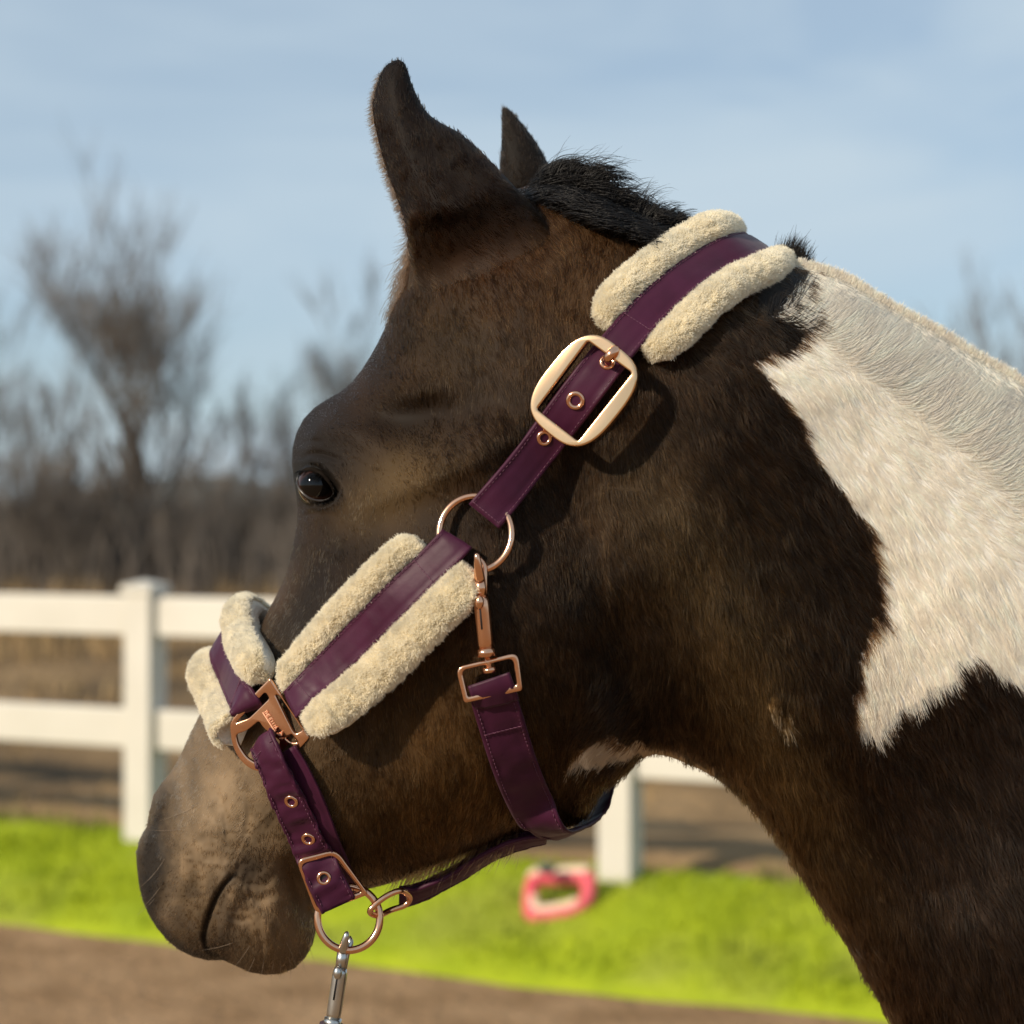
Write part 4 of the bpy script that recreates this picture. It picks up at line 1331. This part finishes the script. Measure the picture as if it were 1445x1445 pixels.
def strap(name, ctrl, width_px, parent, n=60, t=0.0026, wr=0.0003, wscale=None, pieces=True, seed=0, stitch=True, stitch_rng=(0.02, 0.98)):
    fr = frames(ctrl, n)
    w = width_px * PXM
    pr = strap_prof(w, t)
    s = np.linspace(0, n * 1.0, n)
    wob = wr * 2 * (NA(s[:, None] * 0.35 + seed * 9.1, np.arange(len(pr))[None] * 0.35 + seed) - .5) + wr * (NB(s[:, None] * 1.1 + seed, np.arange(len(pr))[None] * 0.5) - .5)
    v, f = sweep(fr, pr, wscale, None, wob)
    o = MB().add(v, f).build(name, M['strap'], parent)
    if stitch:
        C, N, T, A = fr
        seg = np.concatenate([[0], np.cumsum(np.linalg.norm(np.diff(C, axis=0), axis=1))])
        d = np.arange(seg[-1] * stitch_rng[0], seg[-1] * stitch_rng[1], 0.0030)
        mb = MB()
        ip = lambda Q, x: np.stack([np.interp(x, seg, Q[:, i]) for i in range(3)], -1)
        for sd in (-1, 1):
            for x in d:
                q = np.linspace(x, x + 0.0021, 4)
                ww = np.interp(q, seg, np.ones(n) if wscale is None else wscale)[:, None]
                pts = ip(C, q) + ip(A, q) * (sd * w / 2 * 0.80) * ww + ip(N, q) * (t * 0.86 + np.array([0, 0.00035, 0.00035, 0]))[:, None]
                mb.tube(pts, 0.00028, 4)
        mb.build('stitching', M['stitch'], o)['kind'] = 'stuff'
    return o, fr


def cross_stitch(fr, i, w_px, t, parent, n=9):
    C, N, T, A = fr
    w = w_px * PXM
    mb = MB()
    for k in range(n):
        a = (-0.8 + 1.6 * k / (n - 1)) * w / 2
        q = np.linspace(-0.0013, 0.0013, 4)
        mb.tube(C[i] + A[i] * (a + q)[:, None] + N[i] * (t + np.array([0, .0004, .0004, 0]))[:, None], 0.0003, 4)
    o = mb.build('stitching', M['stitch'], parent)
    o['kind'] = 'stuff'


def fleece_pad(fr, a0, a1, hgt, parent, seed, dens=1.0, i0=0, i1=None, name='fleece_pad', ends=0.12, tail=1.0):
    """a plump roll of fleece from across position a0 to a1 px"""
    C, N, T, A = [q[i0:i1] for q in fr]
    n = len(C)
    m = 18
    th = np.linspace(math.pi, 0, m)
    c, r = (a0 + a1) / 2 * PXM, (a1 - a0) / 2 * PXM
    pr = np.concatenate([np.stack([c + r * np.cos(th), hgt * np.sin(th) ** 0.8 - 0.002], 1), [[c + r * .8, -0.012], [c - r * .8, -0.012]]])
    s = np.linspace(0, 1, n)
    e = np.clip(np.minimum(s, 1 - s) / ends, 0, 1)
    end = np.sqrt(1 - (1 - e) ** 2) * 0.9 + 0.1
    V = np.zeros((n, len(pr), 3))
    lum = 1 + 0.24 * (NA(np.arange(n)[:, None] * 0.45 + seed * 7, np.arange(len(pr))[None] * 0.3) - .5)
    for j in range(len(pr)):
        inner = (a0 if a0 > 0 else a1) * PXM
        a = inner + (pr[j, 0] - inner) * (0.55 + 0.45 * end) * (1 + (tail - 1) * sstep(0.45, 1.0, s))
        h = np.where(pr[j, 1] > 0, pr[j, 1] * (0.12 + 0.88 * end) * lum[:, j], pr[j, 1])
        V[:, j] = C + A * a[:, None] + N * h[:, None]
    mm = len(pr)
    f = [(i * mm + k, i * mm + (k + 1) % mm, (i + 1) * mm + (k + 1) % mm, (i + 1) * mm + k) for i in range(n - 1) for k in range(mm)]
    f += [tuple(range(mm))[::-1], tuple((n - 1) * mm + k for k in range(mm))]
    o = MB().add(V.reshape(-1, 3), f).build(name, M['fleece'], parent)
    # fibres
    r_ = np.random.default_rng(seed)
    L_ = float(np.linalg.norm(np.diff(C, axis=0), axis=1).sum())
    cnt = int(dens * 2.2e7 * L_ * r * 2.6)
    fi = r_.random(cnt) * (n - 1.001); fj = r_.random(cnt) * (m - 1.001)
    i, j = fi.astype(int), fj.astype(int); u, v = (fi - i)[:, None], (fj - j)[:, None]
    p = V[i, j] * (1 - u) * (1 - v) + V[i + 1, j] * u * (1 - v) + V[i, j + 1] * (1 - u) * v + V[i + 1, j + 1] * u * v
    nn = unit(np.cross(V[i + 1, j] - V[i, j], V[i, j + 1] - V[i, j]))
    sg = np.sign((nn * (p - (C[i] + A[i] * c - N[i] * 0.004))).sum(1, keepdims=True)); nn = nn * sg
    cl = np.stack([NA(fi * 0.9 + seed, fj * 0.7) - .5, NB(fi * 0.9, fj * 0.7 + seed) - .5, NC(fi * 0.9 + 5, fj * 0.7) - .5], 1) * 1.05
    d = unit(nn + cl + r_.normal(0, 0.28, (cnt, 3)))
    Lh = r_.uniform(0.0018, 0.0037, (cnt, 1))
    bend = r_.normal(0, 0.35, (cnt, 3)) + cl * 0.4
    P = np.stack([p - nn * 0.0006 + Lh * (d * t_ + bend * t_ * t_ * 0.5) for t_ in np.linspace(0, 1, 4)], 1)
    col = np.array([0.985, 0.93, 0.795]) * (0.84 + 0.12 * NC(fi * 0.5, fj * 0.6 + seed) + 0.06 * r_.random(cnt))[:, None]
    for row, sgn in ((0, -1), (n - 1, 1)):
        q = 1400
        jj = r_.random(q) * (m - 1.001); j0 = jj.astype(int); fv = (jj - j0)[:, None]
        e_ = V[row, j0] * (1 - fv) + V[row, j0 + 1] * fv
        b_c = (V[row, -1] + V[row, -2]) / 2
        pe = e_ + (b_c - e_) * (r_.random((q, 1)) ** 1.5 * 0.9)
        de = unit(T[row] * sgn + unit(e_ - b_c) * 0.6 + r_.normal(0, .35, (q, 3)))
        le = r_.uniform(0.0025, 0.0048, (q, 1))
        P = np.vstack([P, np.stack([pe + le * de * t_ + le * r_.normal(0, .1, (q, 3)) * t_ * t_ for t_ in np.linspace(0, 1, 4)], 1)])
        col = np.vstack([col, np.array([0.985, 0.93, 0.795]) * r_.uniform(.85, 1, (q, 1))])
    h = hair_obj('fleece', P, np.array([1, .95, .85, .4]) * 0.00017, np.clip(col, 0, .985), M['fleece_hair'], o)
    return o


def eyelet(px, py, R, parent, off, N=None, Y=None):
    nn = sm_normal(px, py) if N is None else unit(N)
    y = (float(smY(px, py)) if Y is None else Y) - off
    c = at(px, py, y)
    u = unit(np.cross(nn, [0, 0, 1])); v = np.cross(nn, u)
    a = np.linspace(0, 2 * math.pi, 28, endpoint=False)
    ring = c + R * PXM * 0.76 * (np.cos(a)[:, None] * u + np.sin(a)[:, None] * v)
    mb = MB().tube(ring, R * PXM * 0.27, 8, closed=True, mi=0, flat=1.0)
    hole = c - nn * 0.0003 + R * PXM * 0.62 * (np.cos(a)[:, None] * u + np.sin(a)[:, None] * v)
    mb.add(hole, [tuple(range(28))], 1)
    return mb.build('eyelet', [M['gold'], M['dark']], parent)


def eyelet_on(fr, px, py, R, parent, t=0.0026):
    C, N, T, A = fr
    tgt = np.array([px, py])
    q = np.stack([C[:, 0] / C[:, 1] * FPX + CXP, CXP - (C[:, 2] - CAMZ) / C[:, 1] * FPX], 1)
    i = int(np.argmin(((q - tgt) ** 2).sum(1)))
    a_ = float(np.dot(at(px, py, C[i, 1]) - C[i], A[i]))
    p = C[i] + A[i] * a_ + N[i] * (t + 0.0004)
    return eyelet(px, py, R, parent, 0, N=N[i], Y=float(p[1]))


def plane_map(cx, cy, Y0, N):
    """2D picture offsets -> points on the plane through the centre with normal N, plus lift along N"""
    N = unit(N)
    c = at(cx, cy, Y0)

    def f(px, py, z=0.0):
        px, py = np.asarray(px, float), np.asarray(py, float)
        d = at(px, py, 1.0) - np.array([0, 0, CAMZ])
        o = np.array([0, 0, CAMZ])
        t = ((c - o) @ N) / (d @ N)
        return o + d * t[..., None] + N * np.asarray(z)[..., None]
    return f


def plate(name, pm, outer, holes, thick, bevel, mat, parent, cx, cy, res=4):
    """metal plate cut from a picture-plane outline with holes, bevelled, set on the plane pm"""
    cu = bpy.data.curves.new('tmp', 'CURVE')
    cu.dimensions = '2D'
    cu.fill_mode = 'BOTH'
    for pts in [outer] + holes:
        sp = cu.splines.new('POLY')
        sp.points.add(len(pts) - 1)
        for i, (x, y) in enumerate(pts):
            sp.points[i].co = ((x - cx) * 0.01, -(y - cy) * 0.01, 0, 1)
        sp.use_cyclic_u = True
    b = bevel / PXM * 0.01
    cu.offset = -b
    cu.extrude = max(thick / PXM * 0.01 / 2 - b, 1e-5)
    cu.bevel_depth = b
    cu.bevel_resolution = res
    to = bpy.data.objects.new('tmp', cu)
    COL.objects.link(to)
    dg = bpy.context.evaluated_depsgraph_get()
    me = bpy.data.meshes.new_from_object(to.evaluated_get(dg))
    bpy.data.objects.remove(to)
    bpy.data.curves.remove(cu)
    n = len(me.vertices)
    co = np.zeros(n * 3); me.vertices.foreach_get('co', co); co = co.reshape(-1, 3)
    P = pm(co[:, 0] / 0.01 + cx, -co[:, 1] / 0.01 + cy, co[:, 2] / 0.01 * PXM)
    me.vertices.foreach_set('co', P.ravel())
    bm = bmesh.new(); bm.from_mesh(me)
    bmesh.ops.remove_doubles(bm, verts=bm.verts[:], dist=1e-6)
    bmesh.ops.recalc_face_normals(bm, faces=bm.faces[:])
    bm.to_mesh(me); bm.free()
    me.materials.clear()
    for p in me.polygons: p.use_smooth = True
    try:
        me.set_sharp_from_angle(angle=math.radians(40))
    except Exception:
        pass
    return link(name, me, mat, parent)


def rounded(pts, r, n=6):
    """round the corners of a polygon"""
    out = []
    m = len(pts)
    P = np.array(pts, float)
    rr = np.broadcast_to(np.asarray(r, float), (m,))
    for i in range(m):
        a, b, c = P[i - 1], P[i], P[(i + 1) % m]
        d1, d2 = unit(a - b), unit(c - b)
        k = min(rr[i], np.linalg.norm(a - b) * .49, np.linalg.norm(c - b) * .49)
        for t in np.linspace(0, 1, n):
            out.append(tuple((1 - t) ** 2 * (b + d1 * k) + 2 * t * (1 - t) * b + t * t * (b + d2 * k)))
    return out


halter = link('halter', None)
tag(halter, 'plum webbing halter with cream fleece pads and rose gold fittings on the dark horse', 'halter')

# crown strap over the poll with two fleece rolls
y1 = float(y_mid(1065, 350))
cN = (0.55, 0, 0.83)
crown_ctrl = [(845, 522, 9), (882, 477, 9.5), (921, 434, 9.5), (964, 396, 9), (1008, 366, 7), (1045, 349, None, float(body.Y(1010, 366)) + 0.010, (0.36, -0.62, 0.70)),
              (1066, 344, None, y1 + 0.002, cN), (1062, 352, None, y1 + 0.030, (.45, .55, .7)), (1020, 385, None, y1 + 0.055, (.25, .9, .4)), (940, 460, None, y1 + 0.085, (0, 1, .1)),
              (860, 560, None, y1 + 0.10, (0, 1, 0))]
crown, crf = strap('crown_strap', crown_ctrl, 53, halter, n=90, seed=1)
i_end = 62
fleece_pad(crf, 29, 72, 0.0080, crown, 11, i0=7, i1=i_end, tail=0.5)
fleece_pad(crf, -72, -29, 0.0080, crown, 12, i0=7, i1=i_end, tail=0.75)
cross_stitch(crf, 9, 50, 0.0026, crown)

# cheek billet: from the upper ring up through the buckle
bil_ctrl = [(683, 729, 8.5), (715, 690, 7.5), (748, 648, 7), (780, 607, 7.5), (808, 571, 10), (838, 532, 11), (866, 496, 10.5)]
billet, blf = strap('billet_strap', bil_ctrl, 54, halter, n=50, seed=2)
cross_stitch(blf, 1, 52, 0.0026, billet)
eyelet_on(blf, 768, 618, 11, billet)
eyelet_on(blf, 812, 565, 13, billet)
eyelet_on(blf, 857, 511, 11, billet)

# upper buckle
bN = unit(sm_normal(825, 552) + np.array([-0.17, 0, 0.09]))
bY = float(smY(825, 552)) - 0.0155
pm = plane_map(825, 552, bY, bN)
ax, ay = np.array([.627, -.784]), np.array([.784, .627])
a = np.linspace(0, 2 * math.pi, 72, endpoint=False)
se = lambda t, e: np.sign(t) * np.abs(t) ** e
out = [(825 + 78 * se(math.cos(t), .70) * ax[0] + 59 * se(math.sin(t), .66) * ay[0], 552 + 78 * se(math.cos(t), .70) * ax[1] + 59 * se(math.sin(t), .66) * ay[1]) for t in a]
inn_ = rounded([(831, 482), (893, 527), (817, 623), (759, 578)], 4)
buckle = link('buckle', None, None, halter)
plate('buckle_frame', pm, out, [inn_], 0.0060, 0.0011, M['bright_gold'], buckle, 825, 552)
tp = [pm(871, 493, 0.001), pm(866, 500, 0.0042), pm(860, 507, 0.0035), pm(857, 513, -0.003)]
MB().tube(spline(tp, 12), np.array([.0028, .003, .0031, .0031, .003, .0029, .0028, .0026, .0024, .0022, .002, .0018]), 10).build('buckle_tongue', M['gold'], buckle)


def ring_obj(name, cx, cy, rx, ry, Y0, N, r, parent, mat=None, flat=0.7):
    pm_ = plane_map(cx, cy, Y0, N)
    a_ = np.linspace(0, 2 * math.pi, 64, endpoint=False)
    return MB().tube(pm_(cx + rx * np.cos(a_), cy + ry * np.sin(a_)), r, 12, closed=True).build(name, mat or M['gold'], parent), pm_


rY = float(smY(671, 754)) - 0.0075
rN = unit(sm_normal(671, 754) + np.array([0, 0, 0.1]))
ring_obj('ring', 671, 753, 51, 53, rY, rN, 0.0021, halter)

# cheek strap with fleece
ck_ctrl = [(412, 995, 16.0), (428, 979, 16.0), (448, 959, 13.5), (500, 907, 10.5), (560, 846, 9.5), (610, 798, 9.5), (636, 772, 10.5), (645, 762, 8.5)]
ck, ckf = strap('cheek_strap', ck_ctrl, 51, halter, n=70, seed=3)
fleece_pad(ckf, 29, 81, 0.0086, ck, 13, i0=3, i1=65)
fleece_pad(ckf, -64, -29, 0.0080, ck, 14, i0=1, i1=60)
cross_stitch(ckf, 6, 48, 0.0026, ck)
cross_stitch(ckf, 56, 48, 0.0026, ck)

# noseband over the bridge of the nose
yn = float(y_mid(330, 930))
yf = float(smY(352, 985))
nb_ctrl = [(350, 1002, None, float(smY(375, 1000)) - 0.0165, (-0.30, -0.95, 0.05)), (342, 988, None, float(smY(375, 1000)) - 0.0155, (-0.36, -0.92, 0.05)), (331, 966, None, yf - 0.002, (-0.55, -0.8, 0.15)), (321, 942, None, yn - 0.030, (-0.75, -0.58, 0.25)), (312, 918, None, yn - 0.012, (-0.82, -0.28, 0.45)),
           (313, 902, None, yn + 0.010, (-0.80, 0.2, 0.55)), (330, 905, None, yn + 0.04, (-.5, .8, .3)), (380, 960, None, yn + 0.075, (-.1, 1, 0)), (420, 1040, None, yn + 0.085, (0, 1, 0))]
nb, nbf = strap('noseband', nb_ctrl, 50, halter, n=80, seed=4)
fleece_pad(nbf, 29, 74, 0.0098, nb, 15, i0=3, i1=62, ends=0.1)
fleece_pad(nbf, -76, -29, 0.0094, nb, 16, i0=1, i1=58, ends=0.1)
cross_stitch(nbf, 6, 46, 0.0026, nb)

# square fitting
qY = float(smY(385, 1010)) - 0.0145
qN = unit(np.array([-0.25, -0.96, -0.05]))
pq = plane_map(385, 1010, qY, qN)
outer = rounded([(382, 956), (438, 1040), (421, 1059), (410, 1049), (402, 1056), (371, 1090), (352, 1084), (336, 1068), (327, 1046), (325, 1022), (329, 1014), (350, 988)], [4, 5, 3, 2, 3, 10, 14, 14, 14, 8, 4, 4])
slotL = rounded([(375, 976), (381, 985), (352, 1013), (333, 1020)], 4)
slotR = rounded([(389, 979), (396, 982), (428, 1030), (418, 1035), (414, 1030)], 3)
slotD = rounded([(366, 1017), (372, 1026), (396, 1046), (372, 1080), (350, 1070), (337, 1050), (334, 1036), (350, 1030)], [3, 3, 3, 8, 10, 8, 4, 4])
slotE = rounded([(404, 1041), (412, 1036), (421, 1047), (412, 1047)], 2)
fit = link('square_fitting', None, None, halter)
plate('fitting_plate', pq, outer, [slotL, slotR, slotD, slotE], 0.0030, 0.0009, M['gold'], fit, 385, 1010, 3)
emb = MB()
e0, e1 = np.array([374.5, 1002.0]), np.array([398.0, 1039.0])
dv = unit(e1 - e0); pv = np.array([dv[1], -dv[0]])


def bar(p, q, wd, hgt=0.0027):
    d = unit(q - p); s2 = np.array([-d[1], d[0]]) * wd / 2
    c4 = [p + s2, q + s2, q - s2, p - s2]
    v = [pq(*c, 0.0012) for c in c4] + [pq(*c, hgt) for c in c4]
    emb.add(v, [(0, 1, 2, 3), (4, 5, 6, 7), (0, 1, 5, 4), (1, 2, 6, 5), (2, 3, 7, 6), (3, 0, 4, 7)])


base_ = e0 - pv * 2.6
bar(base_ + dv * 1, base_ + dv * 33, 1.6)
glyph = {'T': [((0, 1), (1, 1)), ((.5, 0), (.5, 1))], 'H': [((0, 0), (0, 1)), ((1, 0), (1, 1)), ((0, .5), (1, .5))], 'I': [((.5, 0), (.5, 1))], 'S': [((0, 0), (1, 0)), ((1, 0), (1, .5)), ((1, .5), (0, .5)), ((0, .5), (0, 1)), ((0, 1), (1, 1))],
         'F': [((0, 0), (0, 1)), ((0, 1), (1, 1)), ((0, .5), (.8, .5))], 'R': [((0, 0), (0, 1)), ((0, 1), (1, 1)), ((1, 1), (1, .5)), ((1, .5), (0, .5)), ((.4, .5), (1, 0))], 'E': [((0, 0), (0, 1)), ((0, 1), (1, 1)), ((0, 0), (1, 0)), ((0, .5), (.8, .5))], 'L': [((0, 0), (0, 1)), ((0, 0), (1, 0))],
         'A': [((0, 0), (.5, 1)), ((1, 0), (.5, 1)), ((.2, .4), (.8, .4))]}
cur = 1.0
for ch in 'THE EIIIA':
    if ch == ' ':
        cur += 2.4; continue
    for (x0, y0), (x1, y1_) in glyph[ch]:
        o_ = e0 + dv * cur
        bar(o_ + dv * x0 * 2.7 + pv * (y0 * 4.2 - 0.6), o_ + dv * x1 * 2.7 + pv * (y1_ * 4.2 - 0.6), 0.9)
    cur += 3.5
o_ = e0 + dv * 36.5
for p, q in (((0, -2.5), (6.5, 1.5)), ((6.5, 1.5), (1.5, 6)), ((3.5, -1.5), (3.0, 5)), ((1.0, 2.0), (6.5, 1.5)), ((8, -3), (11, 1))):
    bar(o_ + dv * p[0] + pv * p[1], o_ + dv * q[0] + pv * q[1], 1.1)
emb.build('lettering', M['frosted_gold'], fit, False)
for sgn, ctr, ang in ():
    pass

# nose billet down to the lower buckle
_yt = float(smY(445, 1203)) - 0.0160
_q = [at(445, 1203, _yt), at(450, 1284, _yt + 0.006), at(519, 1261, _yt + 0.009)]
lN = unit(np.cross(_q[1] - _q[0], _q[2] - _q[0]))
lN = -lN if lN[1] > 0 else lN
pl = plane_map(445, 1203, _yt, lN)
lY = float(pl(468, 1240)[1])
_py = lambda x, y: float(pl(x, y)[1])
nl_ctrl = [(369, 1043, 18.5), (380, 1068, 18.8), (394, 1100, 15), (415, 1145, 10), (436, 1190, 11), (446, 1212, None, _py(446, 1212) + 0.0015, lN), (457, 1236, None, _py(457, 1236) - 0.0012, lN), (470, 1262, None, _py(470, 1262) - 0.0036, lN), (477, 1276, None, _py(477, 1276) - 0.0030, lN)]
nlb, nlf = strap('nose_billet', nl_ctrl, 54, halter, n=60, seed=5, wr=0.0016)
cross_stitch(nlf, 4, 50, 0.0028, nlb)
eyelet_on(nlf, 411, 1131, 10.5, nlb)
eyelet_on(nlf, 435, 1184, 10.5, nlb)
eyelet_on(nlf, 457, 1239, 10.5, nlb)
und_ctrl = [(408, 1056, 6), (427, 1090, 5), (446, 1132, 4.5), (463, 1178, 5), (482, 1225, 7), (497, 1262, 8)]
strap('nose_underlay', und_ctrl, 30, halter, n=40, seed=6, stitch=False)
lb = link('lower_buckle', None, None, halter)
o4 = rounded([(417, 1212), (474, 1197), (521, 1261), (446, 1290)], [14, 14, 8, 12])
i4 = rounded([(425, 1219), (470, 1206), (510, 1257), (450, 1279)], [8, 8, 4, 6])
plate('buckle_frame', pl, o4, [i4], 0.0042, 0.0014, M['gold'], lb, 468, 1240)
MB().tube(spline([pl(498, 1254, 0.0005), pl(488, 1257, 0.002), pl(474, 1253, 0.001)], 8), 0.0011, 8).build('buckle_tongue', M['gold'], lb)

# lead ring below the chin
kY = lY + 0.0085
kN = unit(np.array([0.05, -1, 0.15]))
ring_obj('ring', 492, 1296, 44, 45, kY, kN, 0.0024, halter)

# chin link and chin strap under the jaw
lk = [(522, 1287), (530, 1276), (548, 1263), (566, 1257), (578, 1266), (572, 1277), (552, 1284), (534, 1292)]
lkY = [kY - 0.006, kY - 0.006, kY - 0.004, kY, kY + 0.014, kY + 0.016, kY + 0.014, kY + 0.004]
MB().tube(spline([at(x, y, Y) for (x, y), Y in zip(lk, lkY)], 48, closed=True), 0.0019, 10, closed=True).build('link', M['gold'], halter)
yj = [float(y_mid(x, 1200)) for x in (560, 620, 680, 750)]
dn = (0.25, -0.35, -0.9)
chn = [(563, 1265, None, yj[0] - 0.026, (.3, -.75, -.55)), (585, 1261, None, yj[0] - 0.024, (.3, -.65, -.7)), (612, 1250, None, yj[1] - 0.020, (.3, -.55, -.8)), (645, 1233, None, yj[1] - 0.018, (.4, -.5, -.8)),
       (685, 1208, None, yj[2] - 0.02, (.4, -.5, -.8)), (725, 1190, None, yj[3] - 0.022, (.3, -.5, -.8)), (770, 1180, None, yj[3] - 0.02, (.1, -.4, -.9))]
chin, chf = strap('chin_strap', chn, 44, halter, n=60, seed=7, t=0.003)
chn2 = [(x, y + 3, None, Y - 0.001, N) if i < 6 else (x, y + 2, None, Y, N) for i, (x, y, _, Y, N) in enumerate(chn[1:])]
c2, _ = strap('chin_strap', [(x, y - 9, None, Y + .004, (.3, -.85, -.4)) for x, y, _, Y, N in chn], 16, halter, n=60, seed=8, stitch=False)

# throat strap
th_ctrl = [(694, 966, 10), (697, 985, 8), (706, 1015, 6), (718, 1055, 5), (732, 1095, 5), (750, 1135, 6), (770, 1166, None, float(smY(765, 1130)) + 0.004, (-.35, -.8, -.5)), (800, 1172, None, float(y_mid(800, 1170)) - 0.018, (.25, -.35, -.95)),
           (826, 1160, None, float(y_mid(826, 1160)) + 0.010, (.6, .1, -.8)), (842, 1134, None, float(y_mid(840, 1140)) + 0.03, (.7, .6, -.3)), (850, 1090, None, float(y_mid(840, 1100)) + 0.06, (.4, 1, 0))]
tst, tsf = strap('throat_strap', th_ctrl, 64, halter, n=90, seed=9, wr=0.0006)
cross_stitch(tsf, 11, 60, 0.003, tst)
# loop of the throat strap round the square ring
lpf = frames([(690, 958, 11.5), (695, 972, 12.5), (701, 990, 9)], 12)
v, f = sweep(lpf, strap_prof(62 * PXM, 0.003, 0.001))
MB().add(v, f).build('strap_loop', M['strap'], halter)
sN = unit(sm_normal(690, 960) + np.array([0.0, -0.1, 0.25]))
sY = float(smY(690, 960)) - 0.0115
ps = plane_map(690, 957, sY, sN)
so = rounded([(643, 941), (731, 920), (738, 974), (655, 992)], [13, 13, 5, 5])
si = rounded([(652, 946), (724, 929), (729, 966), (661, 983)], [8, 8, 3, 3])
plate('square_ring', ps, so, [si], 0.0040, 0.0012, M['gold'], halter, 690, 957)


def snap(name, pts, parent, mat, Yf, label=None):
    """trigger snap: hook, shaft, barrel, thumb bead, collar; pts rows: (x, y, radius px)"""
    P = lambda x, y, d=0.0: at(x, y, Yf(x, y) - d)
    root = link(name, None, None, parent)
    k = pts
    (tx, ty), (sx, sy), (bx_, by_), (ex, ey), w = k['tip'], k['shaft'], k['barrel'], k['end'], k['w']
    ax_ = unit(np.array([ex - tx, ey - ty])); pr_ = np.array([-ax_[1], ax_[0]])
    hk = spline([P(tx - 0.3 * w * pr_[0] * 0, ty, 0.0035), P(tx, ty + 2, 0.0045), P(*(np.array([tx, ty]) * .45 + np.array([sx, sy]) * .55), 0.0035), P(sx, sy, 0.001)], 14)
    MB().tube(hk, np.linspace(0.3, 1.0, 14) ** 0.7 * w * 0.36 * PXM, 12).build('hook', mat, root)
    gt = spline([P(tx - pr_[0] * w * .12, ty + 6, -0.0045), P(*(np.array([tx, ty]) * .5 + np.array([sx, sy]) * .5 - pr_ * w * .38), -0.003), P(*(np.array([sx, sy]) - pr_ * w * .3), -0.0008), P(*(np.array([bx_, by_]) - pr_ * w * .2), 0)], 14)
    MB().tube(gt, w * 0.2 * PXM, 10).build('gate', mat, root)
    sh = MB().tube(np.array([P(sx, sy), P(bx_, by_)]), w * 0.38 * PXM, 14)
    sh.build('shaft', mat, root)
    MB().tube(spline([P(bx_, by_), P(*(np.array([bx_, by_]) + ax_ * 3)), P(*(np.array([bx_, by_]) * .5 + np.array([ex, ey]) * .5)), P(ex, ey)], 10), np.array([.4, .48, .5, .5, .5, .5, .5, .5, .49, .46]) * w * PXM, 16).build('barrel', mat, root)
    bd = np.array([bx_, by_]) + ax_ * w * 0.35 + pr_ * w * 0.15
    MB().ball(P(*bd, w * .45 * PXM), w * 0.3 * PXM, 14, scale=(1, 1, 1.5)).build('thumb_bead', mat, root)
    gv = [P(*(bd + ax_ * w * q), w * .5 * PXM) for q in (.3, 1.0, 1.75)]
    MB().tube(np.array(gv), 0.0006, 6).build('slot', M['dark'], root)
    MB().tube(np.array([P(*(np.array([ex, ey]) - ax_ * 1)), P(*(np.array([ex, ey]) + ax_ * k['col']))]), w * 0.58 * PXM, 16).build('collar', mat, root)
    return root


snY = lambda x, y: float(smY(680, 860)) - 0.0095 - 0.00002 * (900 - y)
snap('snap_hook', dict(tip=(673, 782), shaft=(677, 818), barrel=(679, 842), end=(685.5, 916), w=22, col=10), halter, M['gold'], snY)
MB().tube(np.array([at(687, 924, sY), at(691, 947, sY)]), 0.0022, 10).build('swivel_pin', M['gold'], halter)
MB().tube(np.array([at(690, 942, sY - .001), at(691, 949, sY - .001)]), 0.0042, 14).build('swivel_button', M['gold'], halter)

# lead rope snap
lead = link('lead_snap', None)
tag(lead, 'nickel trigger snap of a lead rope hooked in the lowest rose gold ring', 'snap hook')
ldY = lambda x, y: kY - 0.0015
ls = snap('snap_body', dict(tip=(489, 1317), shaft=(484, 1341), barrel=(481, 1366), end=(470, 1438), w=22, col=10), None, M['steel'], ldY)
for ch in list(ls.children):
    ch.parent = lead
bpy.data.objects.remove(ls)
rp_ = spline([at(468, 1446, kY - .0015), at(464, 1500, kY), at(470, 1700, kY - .01), at(500, 2200, kY - .02), at(560, 2900, kY - .04), (-0.06, kY - 0.05, 0.03), (0.02, kY - 0.12, 0.012)], 60)
MB().tube(rp_, 0.008, 10).build('rope', M['rope'], lead)
